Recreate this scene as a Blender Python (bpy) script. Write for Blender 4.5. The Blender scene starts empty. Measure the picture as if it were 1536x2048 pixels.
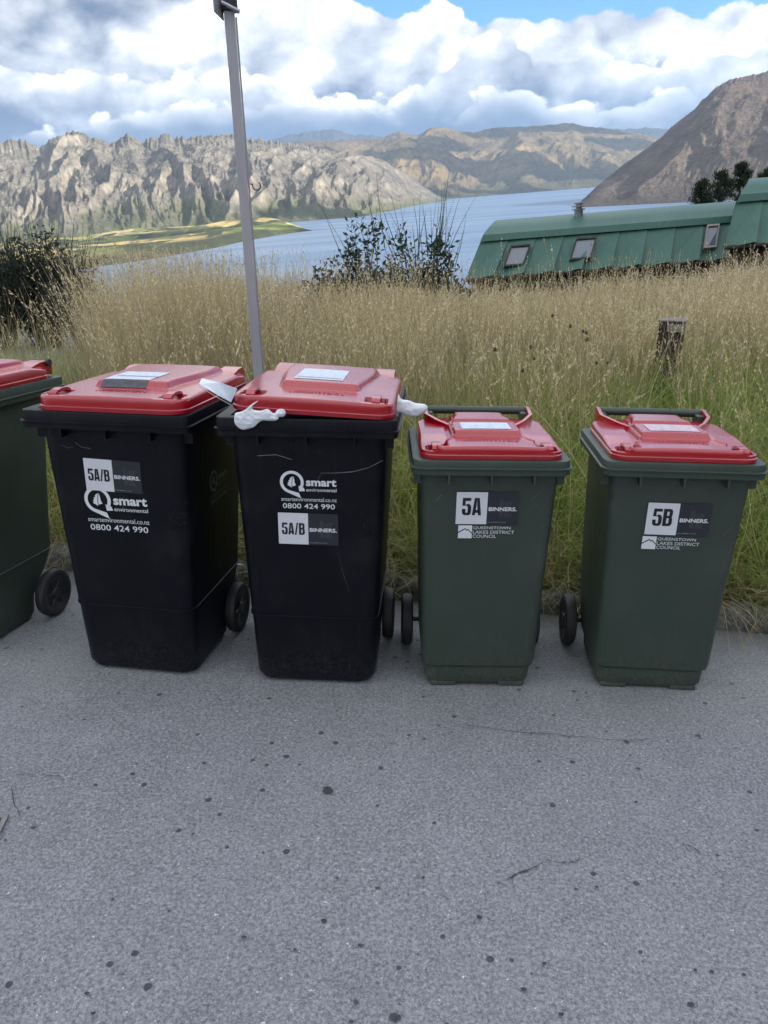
import bpy, math, random
import numpy as np
from mathutils import Matrix, Vector
R_ = math.radians
random.seed(7); rng = np.random.default_rng(7)
SC = bpy.context.scene
COL = SC.collection

# ------------------------------------------------------------------ camera, sky, sun, exposure
CAMH, FPX = 1.43, 1549.7                       # eye height above the road, focal length in photo pixels
def cam_axes(p, r):                            # right / up / back axes for pitch down p and roll r
    c, s, cr, sr = math.cos(p), math.sin(p), math.cos(r), math.sin(r)
    R0, U0, B0 = np.array([1, 0, 0.]), np.array([0, s, c]), np.array([0, -c, s])
    return np.stack([cr*R0 - sr*U0, sr*R0 + cr*U0, B0], 1)
C_ROAD = cam_axes(R_(18.313), R_(-0.527))      # seen from the sloping road
C_WORLD = cam_axes(R_(22.2), R_(4.3))          # seen from true level
MR = C_WORLD @ C_ROAD.T                        # road frame -> world (the road falls to the right and away)
M4 = Matrix([list(MR[i]) + [0] for i in range(3)] + [[0, 0, 0, 1]])
CAMW = MR @ np.array([0, 0, CAMH])
cd = bpy.data.cameras.new('camera'); cam = bpy.data.objects.new('camera', cd); COL.objects.link(cam)
cam.matrix_world = Matrix.Translation(CAMW) @ Matrix([list(C_WORLD[i]) + [0] for i in range(3)] + [[0, 0, 0, 1]])
cd.sensor_fit = 'VERTICAL'; cd.sensor_height = 24; cd.lens = 24*FPX/2048
cd.clip_start = 0.05; cd.clip_end = 120000
SC.camera = cam
SC.view_settings.view_transform = 'Standard'; SC.view_settings.look = 'None'
SC.view_settings.exposure = 1.3; SC.view_settings.gamma = 1; SC.view_settings.use_curve_mapping = False
SC.cycles.max_bounces = 6; SC.cycles.volume_bounces = 0
SC.cycles.use_denoising = True

SUN_AZ, SUN_EL = R_(108), R_(25)
sd = bpy.data.lights.new('sun', 'SUN'); sd.energy = 4.6; sd.angle = R_(0.5); sd.color = (1, .93, .82)
sun = bpy.data.objects.new('sun', sd); COL.objects.link(sun)
sdir = Vector((math.sin(SUN_AZ)*math.cos(SUN_EL), math.cos(SUN_AZ)*math.cos(SUN_EL), math.sin(SUN_EL)))
sun.rotation_euler = sdir.to_track_quat('Z', 'Y').to_euler()

class X:                                       # little expression helper for shader maths
    def __init__(s, nt, v): s.nt, s.v = nt, v
    def _m(s, op, *a, clamp=False):
        n = s.nt.nodes.new('ShaderNodeMath'); n.operation = op; n.use_clamp = clamp
        for i, q in enumerate((s,) + a):
            q = q.v if isinstance(q, X) else q
            if isinstance(q, (int, float)): n.inputs[i].default_value = q
            else: s.nt.links.new(q, n.inputs[i])
        return X(s.nt, n.outputs[0])
    def __add__(s, o): return s._m('ADD', o)
    __radd__ = __add__
    def __sub__(s, o): return s._m('SUBTRACT', o)
    def __rsub__(s, o): return X(s.nt, s.nt_val(o))._m('SUBTRACT', s)
    def __mul__(s, o): return s._m('MULTIPLY', o)
    __rmul__ = __mul__
    def nt_val(s, o):
        n = s.nt.nodes.new('ShaderNodeValue'); n.outputs[0].default_value = o; return n.outputs[0]
    def sstep(s, a, b):
        n = s.nt.nodes.new('ShaderNodeMapRange'); n.interpolation_type = 'SMOOTHSTEP'
        s.nt.links.new(s.v, n.inputs[0]); n.inputs[1].default_value = a; n.inputs[2].default_value = b
        return X(s.nt, n.outputs[0])
    def clamp(s): return s._m('ADD', 0.0, clamp=True)
    def gauss(s, c, w): return ((s - c)*(1/w))._m('POWER', 2.0).__mul__(-1.0)._m('EXPONENT')
def link(nt, a, b): nt.links.new(a.v if isinstance(a, X) else a, b)
def tnoise(nt, vec, scale, detail=4, rough=.55, dist=0., typ='FBM', out=0):
    n = nt.nodes.new('ShaderNodeTexNoise'); n.noise_type = typ
    n.inputs['Scale'].default_value = scale; n.inputs['Detail'].default_value = detail
    n.inputs['Roughness'].default_value = rough; n.inputs['Distortion'].default_value = dist
    if vec is not None: nt.links.new(vec, n.inputs['Vector'])
    return X(nt, n.outputs[out])
def tvor(nt, vec, scale, feature='F1', detail=0., out='Distance', rnd=1., smooth=.5):
    n = nt.nodes.new('ShaderNodeTexVoronoi'); n.feature = feature
    n.inputs['Scale'].default_value = scale; n.inputs['Randomness'].default_value = rnd
    if 'Detail' in n.inputs: n.inputs['Detail'].default_value = detail
    if feature == 'SMOOTH_F1': n.inputs['Smoothness'].default_value = smooth
    if vec is not None: nt.links.new(vec, n.inputs['Vector'])
    return X(nt, n.outputs[out])
def vmul(nt, vec, k, add=(0, 0, 0)):
    n = nt.nodes.new('ShaderNodeMapping'); n.vector_type = 'POINT'
    n.inputs['Scale'].default_value = k; n.inputs['Location'].default_value = add
    nt.links.new(vec, n.inputs['Vector']); return n.outputs[0]
def ramp(nt, fac, stops, interp='LINEAR'):
    n = nt.nodes.new('ShaderNodeValToRGB'); cr = n.color_ramp; cr.interpolation = interp
    while len(cr.elements) < len(stops): cr.elements.new(.5)
    for e, (p, c) in zip(cr.elements, stops): e.position = p; e.color = (*c, 1)
    link(nt, fac, n.inputs[0]); return n.outputs[0]
def mixc(nt, fac, a, b, mode='MIX'):
    n = nt.nodes.new('ShaderNodeMix'); n.data_type = 'RGBA'; n.blend_type = mode
    for sock, v in ((n.inputs[0], fac), (n.inputs[6], a), (n.inputs[7], b)):
        v = v.v if isinstance(v, X) else v
        if isinstance(v, (int, float)): sock.default_value = v
        elif isinstance(v, tuple): sock.default_value = (*v, 1)
        else: nt.links.new(v, sock)
    return n.outputs[2]

W = bpy.data.worlds.new('World'); SC.world = W; W.use_nodes = True
W.cycles.sampling_method = 'MANUAL'; W.cycles.sample_map_resolution = 256
nt = W.node_tree; nt.nodes.clear()
tc = nt.nodes.new('ShaderNodeTexCoord'); D = tc.outputs['Generated']
sep = nt.nodes.new('ShaderNodeSeparateXYZ'); nt.links.new(D, sep.inputs[0])
dx, dy, dz = (X(nt, sep.outputs[i]) for i in range(3))
AZ = dx._m('ARCTAN2', dy)*57.296; EL = dz._m('ARCSINE')*57.296
sky = nt.nodes.new('ShaderNodeTexSky'); sky.sky_type = 'NISHITA'; sky.sun_disc = False
sky.sun_elevation = SUN_EL; sky.sun_rotation = SUN_AZ; sky.altitude = 400; sky.air_density = 1.0; sky.dust_density = .4; sky.ozone_density = 2.0
skyc = mixc(nt, 1.0, sky.outputs[0], (.042, .068, .105), 'MULTIPLY')
P0 = vmul(nt, D, (1, 1, 1.35))
def puffs(off, sc):
    v = vmul(nt, D, (1, 1, 1.35), off)
    n = tnoise(nt, v, sc, 6, .58, .15); p = 1.0 - tvor(nt, v, sc*2.1, 'F1', 1.0)
    return n, p
def bank(col, top, off, sc, amp, soft, wid, lo, hi, tex=1., extra=0.):
    """one bank of cumulus: a billowing upper edge, lit on top and greyer toward its base"""
    n, p = puffs(off, sc)
    d = top + (n - .5)*amp + (p - .62)*(amp*.42) - EL           # degrees below the upper edge
    m = d.sstep(0.0, soft)
    n2 = tnoise(nt, vmul(nt, D, (1, 1, 1.35), (off[0] - .02, off[1], off[2] + .035)), sc, 3, .5, .15)
    b = (1.0 - d.sstep(0.0, wid))*(hi - lo) + lo + ((n - n2)*1.7 + (p - .62)*.42 + (n - .5)*.75)*tex + extra
    c = ramp(nt, b.clamp(), [(0, (.068, .088, .14)), (.2, (.135, .155, .20)), (.42, (.235, .252, .29)), (.62, (.33, .343, .37)), (.82, (.45, .455, .465)), (1, (.80, .785, .76))])
    return mixc(nt, m, col, c)
def curve(pts):                                                  # azimuth (deg) -> value, by a ramp
    lo_, hi_ = min(q for _, q in pts), max(q for _, q in pts)
    r = ramp(nt, (AZ + 90.0)*(1/180), [((a_ + 90)/180, ((q - lo_)/(hi_ - lo_ + 1e-6),)*3) for a_, q in pts], 'EASE')
    return X(nt, r)*(hi_ - lo_) + lo_
high = tnoise(nt, P0, 2.4, 4, .5)
lowsky = mixc(nt, EL.sstep(4.5, 8.0), (.34, .46, .54), skyc)
hic = ramp(nt, tnoise(nt, P0, 6., 5, .55), [(.3, (.44, .46, .52)), (.5, (.72, .735, .77)), (.7, (1.0, .99, .97))])
fin = mixc(nt, EL.sstep(13.5, 18.0)*(high.sstep(.34, .50)), lowsky, hic)          # broken cloud overhead
glow = AZ.gauss(-8.0, 7.0)*EL.gauss(10.0, 4.5)*.45                               # thin cloud in front of the bright west
fin = bank(fin, curve([(-60, 19), (-12, 19), (-2, 13.2), (3, 11.2), (14, 10.0), (26, 9.4), (60, 13)]), (.33, .15, .09), 10.0, 3.4, .30, 5.5, .58, .94, 1.05, glow)
fin = bank(fin, curve([(-60, 9), (-24, 9.6), (-15, 8.8), (-8, 8.6), (-2, 7.0), (2, 6.4), (8, 9.0), (20, 7.0), (60, 9)]), (.71, .42, .35), 12.0, 3.4, .32, 3.2, .42, .94, 1.0, glow*.6)
fin = bank(fin, curve([(-60, 7), (-24, 5.4), (-10, 6.8), (-3, 6.4), (5, 4.8), (10, 6.2), (15, 4.8), (22, 5.2), (60, 7)]), (.11, .92, .75), 13.0, 2.4, .30, 2.0, .27, .92, .7)
fin = bank(fin, curve([(-60, 6.2), (-15, 6.3), (-4, 6.2), (4, 6.2), (10, 5.6), (14, 4.3), (19, 1.0), (30, 1.0), (60, 4)]), (.53, .22, .95), 10.0, 2.2, 1.8, 1.3, .07, .26, .35)
bg = nt.nodes.new('ShaderNodeBackground'); nt.links.new(fin, bg.inputs[0]); bg.inputs[1].default_value = 1.0
wo = nt.nodes.new('ShaderNodeOutputWorld'); nt.links.new(bg.outputs[0], wo.inputs[0])

# ------------------------------------------------------------------ helpers
def ray_road(px, py):
    v = np.array([px - 768, 1024 - py, -FPX])/FPX
    return C_ROAD @ v
def ray_world(px, py):
    return C_WORLD @ (np.array([px - 768, 1024 - py, -FPX])/FPX)
def az_el(px, py):
    d = ray_world(px, py); return math.atan2(d[0], d[1]), math.atan2(d[2], math.hypot(d[0], d[1]))
def road_at(px, py, z=0.):                     # road-frame point where the sight line meets height z
    d = ray_road(px, py); t = (z - CAMH)/d[2]; return np.array([0, 0, CAMH]) + t*d
def road_y(px, py, y):
    d = ray_road(px, py); return np.array([0, 0, CAMH]) + d*(y/d[1])
def world_y(px, py, y):
    d = ray_world(px, py); return CAMW + d*((y - CAMW[1])/d[1])
def tag(o, label=None, cat=None, group=None, kind=None):
    for k, v in (('label', label), ('category', cat), ('group', group), ('kind', kind)):
        if v: o[k] = v
    return o
def mesh_obj(name, V, F, mat, parent=None, smooth=False, mtx=None, col=None):
    me = bpy.data.meshes.new(name)
    me.from_pydata([tuple(v) for v in V], [], [tuple(f) for f in F]); me.update()
    return _link(name, me, mat, parent, smooth, mtx)
def _link(name, me, mat, parent, smooth, mtx):
    if smooth:
        me.polygons.foreach_set('use_smooth', np.ones(len(me.polygons), bool))
        try: me.set_sharp_from_angle(angle=R_(38) if smooth is True else R_(smooth))
        except Exception: pass
    o = bpy.data.objects.new(name, me); COL.objects.link(o)
    if mat: me.materials.append(mat)
    if parent: o.parent = parent
    if mtx is not None: o.matrix_local = mtx
    return o
def np_obj(name, V, F, mat, parent=None, smooth=False, mtx=None, col=None):
    """V (n,3), F (m,3|4) numpy arrays"""
    me = bpy.data.meshes.new(name); n, m, k = len(V), len(F), F.shape[1]
    me.vertices.add(n); me.vertices.foreach_set('co', np.ascontiguousarray(V, np.float32).ravel())
    me.loops.add(m*k); me.loops.foreach_set('vertex_index', np.ascontiguousarray(F, np.int32).ravel())
    me.polygons.add(m); me.polygons.foreach_set('loop_start', np.arange(0, m*k, k, dtype=np.int32))
    me.update(calc_edges=True); me.validate()
    if col is not None:
        a = me.color_attributes.new('col', 'FLOAT_COLOR', 'POINT')
        c = np.ones((n, 4), np.float32); c[:, :3] = col; a.data.foreach_set('color', c.ravel())
    if smooth: me.polygons.foreach_set('use_smooth', np.ones(m, bool))
    o = bpy.data.objects.new(name, me); COL.objects.link(o)
    if mat: me.materials.append(mat)
    if parent: o.parent = parent
    if mtx is not None: o.matrix_local = mtx
    return o
def grid_faces(nu, nv):
    i = np.arange(nu - 1)[:, None]*nv + np.arange(nv - 1)[None, :]
    i = i.ravel(); return np.stack([i, i + nv, i + nv + 1, i + 1], 1)
def empty(name, mtx):
    o = bpy.data.objects.new(name, None); COL.objects.link(o); o.matrix_world = mtx; o.empty_display_size = .1; return o
def road_mtx(x, y, z=0, yaw=0): return M4 @ Matrix.Translation((x, y, z)) @ Matrix.Rotation(yaw, 4, 'Z')
class MB:
    def __init__(s): s.V, s.F = [], []
    def add(s, V, F):
        b = len(s.V); s.V += [tuple(v) for v in V]; s.F += [tuple(i + b for i in f) for f in F]; return s
    def box(s, x0, x1, y0, y1, z0, z1, bev=0.):
        if bev <= 0:
            V = [(x, y, z) for z in (z0, z1) for x, y in ((x0, y0), (x1, y0), (x1, y1), (x0, y1))]
            return s.add(V, [(3, 2, 1, 0), (4, 5, 6, 7), (0, 1, 5, 4), (1, 2, 6, 5), (2, 3, 7, 6), (3, 0, 4, 7)])
        rings = []
        for z, i in ((z0, bev), (z0 + bev, 0), (z1 - bev, 0), (z1, bev)):
            rings.append([(x, y, z) for x, y in rrect(x0 + i, x1 - i, y0 + i, y1 - i, bev*1.2, 2)])
        return s.loft(rings)
    def loft(s, rings, cap0=True, cap1=True, closed=True):
        b = len(s.V); n = len(rings[0])
        for r in rings: s.V += [tuple(p) for p in r]
        for k in range(len(rings) - 1):
            for i in range(n if closed else n - 1):
                j = (i + 1) % n
                s.F.append((b + k*n + i, b + k*n + j, b + (k + 1)*n + j, b + (k + 1)*n + i))
        if cap0: s.F.append(tuple(b + i for i in range(n))[::-1])
        if cap1: s.F.append(tuple(b + (len(rings) - 1)*n + i for i in range(n)))
        return s
    def tube(s, pts, rad, n=8, cap=True):
        pts = [Vector(p) for p in pts]; rings = []
        for i, p in enumerate(pts):
            d = (pts[min(i + 1, len(pts) - 1)] - pts[max(i - 1, 0)]).normalized()
            a = d.orthogonal().normalized() if i == 0 else (a - d*a.dot(d)).normalized()
            bq = d.cross(a); r = rad[i] if isinstance(rad, (list, tuple)) else rad
            rings.append([p + (a*math.cos(t) + bq*math.sin(t))*r for t in (2*math.pi*k/n for k in range(n))])
        return s.loft(rings, cap, cap)
    def build(s, name, mat, parent=None, smooth=False, mtx=None): return mesh_obj(name, s.V, s.F, mat, parent, smooth, mtx)
def rrect(x0, x1, y0, y1, r, n=5):
    r = max(1e-4, min(r, (x1 - x0)/2 - 1e-4, (y1 - y0)/2 - 1e-4)); P = []
    for cx, cy, a0 in ((x1 - r, y0 + r, -90), (x1 - r, y1 - r, 0), (x0 + r, y1 - r, 90), (x0 + r, y0 + r, 180)):
        for k in range(n + 1):
            a = R_(a0 + 90*k/n); P.append((cx + r*math.cos(a), cy + r*math.sin(a)))
    return P
# value noise on the CPU
def _h(ix, iy, s):
    n = (ix.astype(np.int64)*374761393 + iy.astype(np.int64)*668265263 + s*2246822519) & 0xffffffff
    n = ((n ^ (n >> 13))*1274126177) & 0xffffffff
    return ((n ^ (n >> 16)) & 0xffff)/65535.
def vn(x, y, s=0):
    x, y = np.asarray(x, float), np.asarray(y, float)
    ix, iy = np.floor(x), np.floor(y); fx, fy = x - ix, y - iy
    fx = fx*fx*fx*(fx*(fx*6 - 15) + 10); fy = fy*fy*fy*(fy*(fy*6 - 15) + 10)
    a, b, c, d = _h(ix, iy, s), _h(ix + 1, iy, s), _h(ix, iy + 1, s), _h(ix + 1, iy + 1, s)
    return (a*(1 - fx) + b*fx)*(1 - fy) + (c*(1 - fx) + d*fx)*fy
def fbm(x, y, o=5, s=0, g=.5):
    t, a, n = 0., 1., 0.
    for k in range(o): t = t + a*vn(x*2**k + 17*k, y*2**k - 9*k, s + k); n += a; a *= g
    return t/n
def ridged(x, y, o=5, s=0, g=.5):
    t, a, n = 0., 1., 0.
    for k in range(o): t = t + a*(1 - np.abs(2*vn(x*2**k + 17*k, y*2**k - 9*k, s + k) - 1)); n += a; a *= g
    return t/n
def sst(x, a, b):
    t = np.clip((np.asarray(x, float) - a)/(b - a), 0, 1); return t*t*(3 - 2*t)

# ------------------------------------------------------------------ materials
def mat(name):
    m = bpy.data.materials.new(name); m.use_nodes = True; nt = m.node_tree
    b = nt.nodes['Principled BSDF']; return m, nt, b
def tcoord(nt, which='Object'):
    return nt.nodes.new('ShaderNodeTexCoord').outputs[which]
def bump(nt, b, h, strength=.3, dist=.01):
    n = nt.nodes.new('ShaderNodeBump'); n.inputs['Strength'].default_value = strength; n.inputs['Distance'].default_value = dist
    link(nt, h, n.inputs['Height']); nt.links.new(n.outputs[0], b.inputs['Normal']); return n
def plain(name, c, rough=.5, spec=.5, metal=0., var=.12, scale=20.):
    m, nt, b = mat(name)
    n = tnoise(nt, tcoord(nt), scale, 4)
    link(nt, ramp(nt, n, [(.25, tuple(q*(1 - var) for q in c)), (.75, tuple(min(1, q*(1 + var)) for q in c))]), b.inputs['Base Color'])
    b.inputs['Roughness'].default_value = rough; b.inputs['Specular IOR Level'].default_value = spec; b.inputs['Metallic'].default_value = metal
    return m
def plastic(name, c, dust, rough=.38, amount=.35, low=True, spec=.5, bmp=.08):
    m, nt, b = mat(name); O = tcoord(nt)
    n1 = tnoise(nt, O, 5.0, 5, .6); n2 = tnoise(nt, vmul(nt, O, (40, 40, 3)), 1.0, 4, .6); n3 = tnoise(nt, O, 90., 3)
    s = nt.nodes.new('ShaderNodeSeparateXYZ'); nt.links.new(O, s.inputs[0]); z = X(nt, s.outputs[2])
    f = (n1.sstep(.45, .75)*.5 + n2.sstep(.55, .8)*.35 + n3.sstep(.6, .8)*.2)
    if low: f = f + (1.0 - z.sstep(0., .22))*n3.sstep(.35, .65)*.8
    col = mixc(nt, (f*amount).clamp(), c, dust)
    scr = tnoise(nt, vmul(nt, O, (3, 3, 3)), 2.0, 2, .5, 3.5)      # fine hair scratches
    sc = (scr - .5)._m('ABSOLUTE').sstep(.0035, .0005)*tnoise(nt, O, 4.0).sstep(.52, .62)
    col = mixc(nt, (sc*.35), col, tuple(min(1, q*1.6 + .10) for q in c))
    nt.links.new(col, b.inputs['Base Color'])
    link(nt, (n1*.25 + n3*.12 + (rough - .18)), b.inputs['Roughness'])
    b.inputs['Specular IOR Level'].default_value = spec
    bump(nt, b, tnoise(nt, O, 260., 2) + n1*4.0, bmp, .002)
    return m
def vcol_mat(name, rough=.75, transl=.3, spec=.25):
    m, nt, b = mat(name)
    a = nt.nodes.new('ShaderNodeVertexColor'); a.layer_name = 'col'
    nt.links.new(a.outputs[0], b.inputs['Base Color']); b.inputs['Roughness'].default_value = rough
    b.inputs['Specular IOR Level'].default_value = spec
    t = nt.nodes.new('ShaderNodeBsdfTranslucent'); nt.links.new(a.outputs[0], t.inputs[0])
    mx = nt.nodes.new('ShaderNodeMixShader'); mx.inputs[0].default_value = transl
    nt.links.new(b.outputs[0], mx.inputs[1]); nt.links.new(t.outputs[0], mx.inputs[2])
    nt.links.new(mx.outputs[0], nt.nodes['Material Output'].inputs[0]); return m

def asphalt():
    m, nt, b = mat('asphalt'); O = tcoord(nt)
    big = tnoise(nt, O, .9, 4, .55); mid = tnoise(nt, O, 7., 4, .6)
    cell = tvor(nt, O, 150., out='Color'); s = nt.nodes.new('ShaderNodeSeparateColor'); nt.links.new(cell.v, s.inputs[0])
    cr, cg = X(nt, s.outputs[0]), X(nt, s.outputs[1])
    Ow = mixc(nt, .012, O, tnoise(nt, O, 60., 2, .5, out=1).v, 'ADD'); dist = tvor(nt, Ow, 150.)
    fine = tnoise(nt, O, 300., 3, .7)
    val = (cr - .5)*.07 + (big - .5)*.08 + (mid - .5)*.06 + (fine - .5)*.36 + (tnoise(nt, O, 115., 3, .7) - .5)*.42 + .192
    col = ramp(nt, val, [(0, (.045, .047, .052)), (.12, (.13, .136, .148)), (.2, (.215, .223, .24)), (.30, (.33, .34, .36)), (.45, (.48, .485, .50))])
    # pale chips with a glint
    chip = cg.sstep(.968, .982)*dist.sstep(.40, .15)*mid.sstep(.25, .5)*.8
    col = mixc(nt, chip, col, (.78, .78, .76))
    # dark tar specks
    W2 = vmul(nt, O, (1, 1, 1)); ds = tnoise(nt, O, 45., 3)
    sp = tvor(nt, W2, 21.); spc = tvor(nt, W2, 21., out='Color'); s2 = nt.nodes.new('ShaderNodeSeparateColor'); nt.links.new(spc.v, s2.inputs[0])
    rad = (X(nt, s2.outputs[0]).sstep(.50, 1.0))*.20
    dark = (rad - sp + (ds - .5)*.20).sstep(-.01, .04)*X(nt, s2.outputs[0]).sstep(.55, .62)
    col = mixc(nt, dark*.85, col, (.035, .038, .045))
    # mossy tint beside the gutter, where it stays damp
    s3 = nt.nodes.new('ShaderNodeSeparateXYZ'); nt.links.new(O, s3.inputs[0]); ox, oy = X(nt, s3.outputs[0]), X(nt, s3.outputs[1])
    moss = (oy + ox*.15 + (big - .5)*1.6).sstep(1.9, 2.7)*.30
    col = mixc(nt, moss, col, (.17, .175, .15))
    gutter_tone = (oy + ox*.21 + (mid - .5)*.5).sstep(2.75, 3.1)*.55  # darker towards the kerb line
    col = mixc(nt, gutter_tone, col, (.085, .08, .075))
    nt.links.new(col, b.inputs['Base Color'])
    link(nt, .82 - chip*.4, b.inputs['Roughness']); b.inputs['Specular IOR Level'].default_value = .3
    bump(nt, b, dist*(-.35) + fine*1.2 - dark*.6, .6, .004)
    return m

def rock_mat(name, stops, scrub, k=1., green=.5):
    m, nt, b = mat(name); P = tcoord(nt, 'Object')
    a = nt.nodes.new('ShaderNodeVertexColor'); a.layer_name = 'col'; sc = nt.nodes.new('ShaderNodeSeparateColor'); nt.links.new(a.outputs[0], sc.inputs[0])
    rk = X(nt, sc.outputs[0]); lo = X(nt, sc.outputs[1]); gul = X(nt, sc.outputs[2])   # crag, foot, gully
    n1 = tnoise(nt, P, .004*k, 8, .65, .4); n2 = tnoise(nt, vmul(nt, P, (.02*k, .02*k, .006*k)), 1., 5, .65)
    n3 = tnoise(nt, P, .03*k, 4, .7)
    col = ramp(nt, (n1*.45 + n2*.35 + n3*.2 + (rk - .5)*.22), stops)
    g = ((lo*1.1 - .45) + (n1 - .5)*1.6 + (gul - .5)*.7).sstep(.0, .45)*green
    col = mixc(nt, g, col, scrub)
    nt.links.new(col, b.inputs['Base Color']); b.inputs['Roughness'].default_value = .95; b.inputs['Specular IOR Level'].default_value = .1
    bump(nt, b, n2 + n3*.9 + n1 + tnoise(nt, P, .08*k, 4, .7)*.35, 1.0, 20./k)
    return m

# ------------------------------------------------------------------ road, kerb, ground
ASPH = asphalt()
KY = lambda x: 3.10 - .19*(np.asarray(x) - .05)          # kerb line in the road frame
def ground_z(x, y):                                       # road-frame height of the bank behind the kerb
    x = np.asarray(x, float); y = np.asarray(y, float); k = y - KY(x)
    z = .075 + .05*sst(k, 0, .5)
    z = z + (.115*np.clip(x + .2, 0, 7))*sst(k, .2, 4.0)*sst(-y, -22, -9)
    y0 = 10.5 + 9.0*sst(-x, 1.5, 5.5)
    d = np.maximum(0, y - y0)
    z = z - .15*d*sst(d, 0, 3) - .45*np.maximum(0, y - 17)
    z = z + (fbm(x*.9 + 3, y*.9, 4, 3) - .5)*.16*sst(k, .1, 1)
    return np.maximum(z, -300)
rx = np.concatenate([-np.geomspace(60, 3.2, 22), np.linspace(-3, 3, 61), np.geomspace(3.2, 60, 22)])
rv = np.concatenate([-np.geomspace(25, .3, 30), np.linspace(-.25, .06, 8)])
gx, gv = np.meshgrid(rx, rv, indexing='ij'); gy = KY(gx) + gv
V = np.stack([gx, gy, (fbm(gx*1.3, gy*1.3, 3, 5) - .5)*.006*sst(-gv, .02, .3)], -1).reshape(-1, 3)
road = tag(np_obj('road', V, grid_faces(len(rx), len(rv)), ASPH, smooth=True, mtx=M4), kind='structure')
def ribbon(name, pts, w, m, parent, z):
    P = [np.array(p[:2]) for p in pts]; V, F = [], []
    for i, p in enumerate(P):
        d = P[min(i + 1, len(P) - 1)] - P[max(i - 1, 0)]; d = d/np.linalg.norm(d); n = np.array([-d[1], d[0]])
        ww = w*(.15 + .9*random.random())*(1 if 0 < i < len(P) - 1 else .2)
        V += [(*(p + n*ww), z), (*(p - n*ww), z)]
        if i: F.append((2*i - 2, 2*i - 1, 2*i + 1, 2*i))
    return mesh_obj(name, V, F, m, parent)
M_TAR = plain('tar', (.045, .048, .056), .8, .3, var=.4, scale=120)
def wander(a, b, n, amp):
    a, b = road_at(*a), road_at(*b); out = []; off = 0
    for i in range(n + 1):
        t = i/n; off += random.uniform(-1, 1)*amp; p = a + (b - a)*t; out.append((p[0] + off*.3, p[1] + off*(1 - abs(2*t - 1))**.3))
    return out
for a, b, n, w in (((930, 1452), (1300, 1478), 46, .0016), ((1015, 1760), (1090, 1722), 16, .003), ((1090, 1722), (1165, 1716), 14, .0022), ((30, 1552), (120, 1556), 14, .0014), ((20, 1570), (42, 1640), 10, .0014), ((1370, 1690), (1400, 1710), 6, .002)):
    ribbon('crack', wander(a, b, n, .0035), w, M_TAR, road, .0046)
def splat(px, py, r, asp=.75):
    c = road_at(px, py); n = 26; V = [(c[0], c[1], .0048)]
    for i in range(n):
        t = 2*math.pi*i/n; q = r*(.75 + .45*random.random()); V.append((c[0] + q*math.cos(t), c[1] + q*asp*math.sin(t), .0048))
    mesh_obj('tar_spot', V, [(0, 1 + i, 1 + (i + 1) % n) for i in range(n)], M_TAR, road)
splat(655, 1583, .0155, 1.0); splat(790, 2037, .012)
for q in ((1047, 1982), (1487, 1952), (1390, 1943), (1423, 1946), (958, 1837), (1088, 1930), (648, 1844), (590, 1902), (488, 1877), (720, 1893), (187, 2030), (1381, 2012), (846, 1758), (1193, 1776), (1122, 2032), (174, 1990)): splat(*q, random.uniform(.004, .0075))

# kerb: low, broken, weathered concrete
M_KERB, knt, kb = mat('kerb_concrete'); kO = tcoord(knt)
kn = tnoise(knt, kO, 14., 6, .7); kv = tvor(knt, kO, 60.)
knt.links.new(mixc(knt, tnoise(knt, kO, 5., 3).sstep(.45, .65)*.6, ramp(knt, kn*.7 + kv*.3, [(.2, (.03, .03, .03)), (.5, (.11, .11, .105)), (.75, (.22, .22, .21))]), (.045, .05, .03)), kb.inputs['Base Color'])
kb.inputs['Roughness'].default_value = .95; bump(knt, kb, kn + kv*.5, .8, .012)
xs = np.concatenate([-np.geomspace(50, 3.1, 24), np.linspace(-3, 3, 140), np.geomspace(3.1, 50, 24)])
prof = [(-.012, -.02), (-.008, .03), (.0, .062), (.018, .082), (.05, .088), (.09, .086), (.125, .08), (.16, .03)]
P = []
for a, z in prof:
    n_ = (fbm(xs*9, xs*0 + a*40, 4, 11) - .5)*.035; e_ = (fbm(xs*2.1, xs*0, 3, 12) - .5)*.03
    P.append(np.stack([xs, KY(xs) + a + n_*(.9 if z > 0 else 0) + e_*.5, z + (n_ + e_*.6)*(z > .02)], 1))
V = np.stack(P, 1).reshape(-1, 3)
tag(np_obj('kerb', V, grid_faces(len(xs), len(prof)), M_KERB, smooth=True, mtx=M4), kind='structure')

M_SOIL, snt, sb = mat('soil'); sO = tcoord(snt)
s1 = tnoise(snt, sO, 3., 6, .65); s2_ = tnoise(snt, sO, 40., 4, .7)
sa = snt.nodes.new('ShaderNodeVertexColor'); sa.layer_name = 'col'
snt.links.new(mixc(snt, 1., ramp(snt, s1*.5 + s2_*.5, [(.25, (.45,)*3), (.5, (.9,)*3), (.7, (1.35,)*3)]), sa.outputs[0], 'MULTIPLY'), sb.inputs['Base Color'])
sb.inputs['Roughness'].default_value = .95; sb.inputs['Specular IOR Level'].default_value = .1; bump(snt, sb, s2_ + s1, .8, .03)
gxs = np.concatenate([-np.geomspace(900, 12.5, 26), np.linspace(-12, 12, 81), np.geomspace(12.5, 900, 26)])
gks = np.concatenate([np.linspace(.10, 1, 10), np.linspace(1.2, 26, 84), np.geomspace(27, 1500, 36)])
gx, gk = np.meshgrid(gxs, gks, indexing='ij'); gy = KY(np.clip(gx, -20, 20)) + gk
gz = ground_z(np.clip(gx, -20, 20), gy)
soil = np.array([.10, .085, .055])[None, None]*np.ones(gx.shape + (1,))
grav = sst(-gx, 2.0, 3.0)*sst(gy, 8.2, 9.0)*sst(-gy, -14.0, -13.0)*sst(fbm(gx*.7, gy*.7, 3, 8), .25, .45)
soil = soil*(1 - grav[..., None]) + np.array([.24, .25, .265])*grav[..., None]
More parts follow.
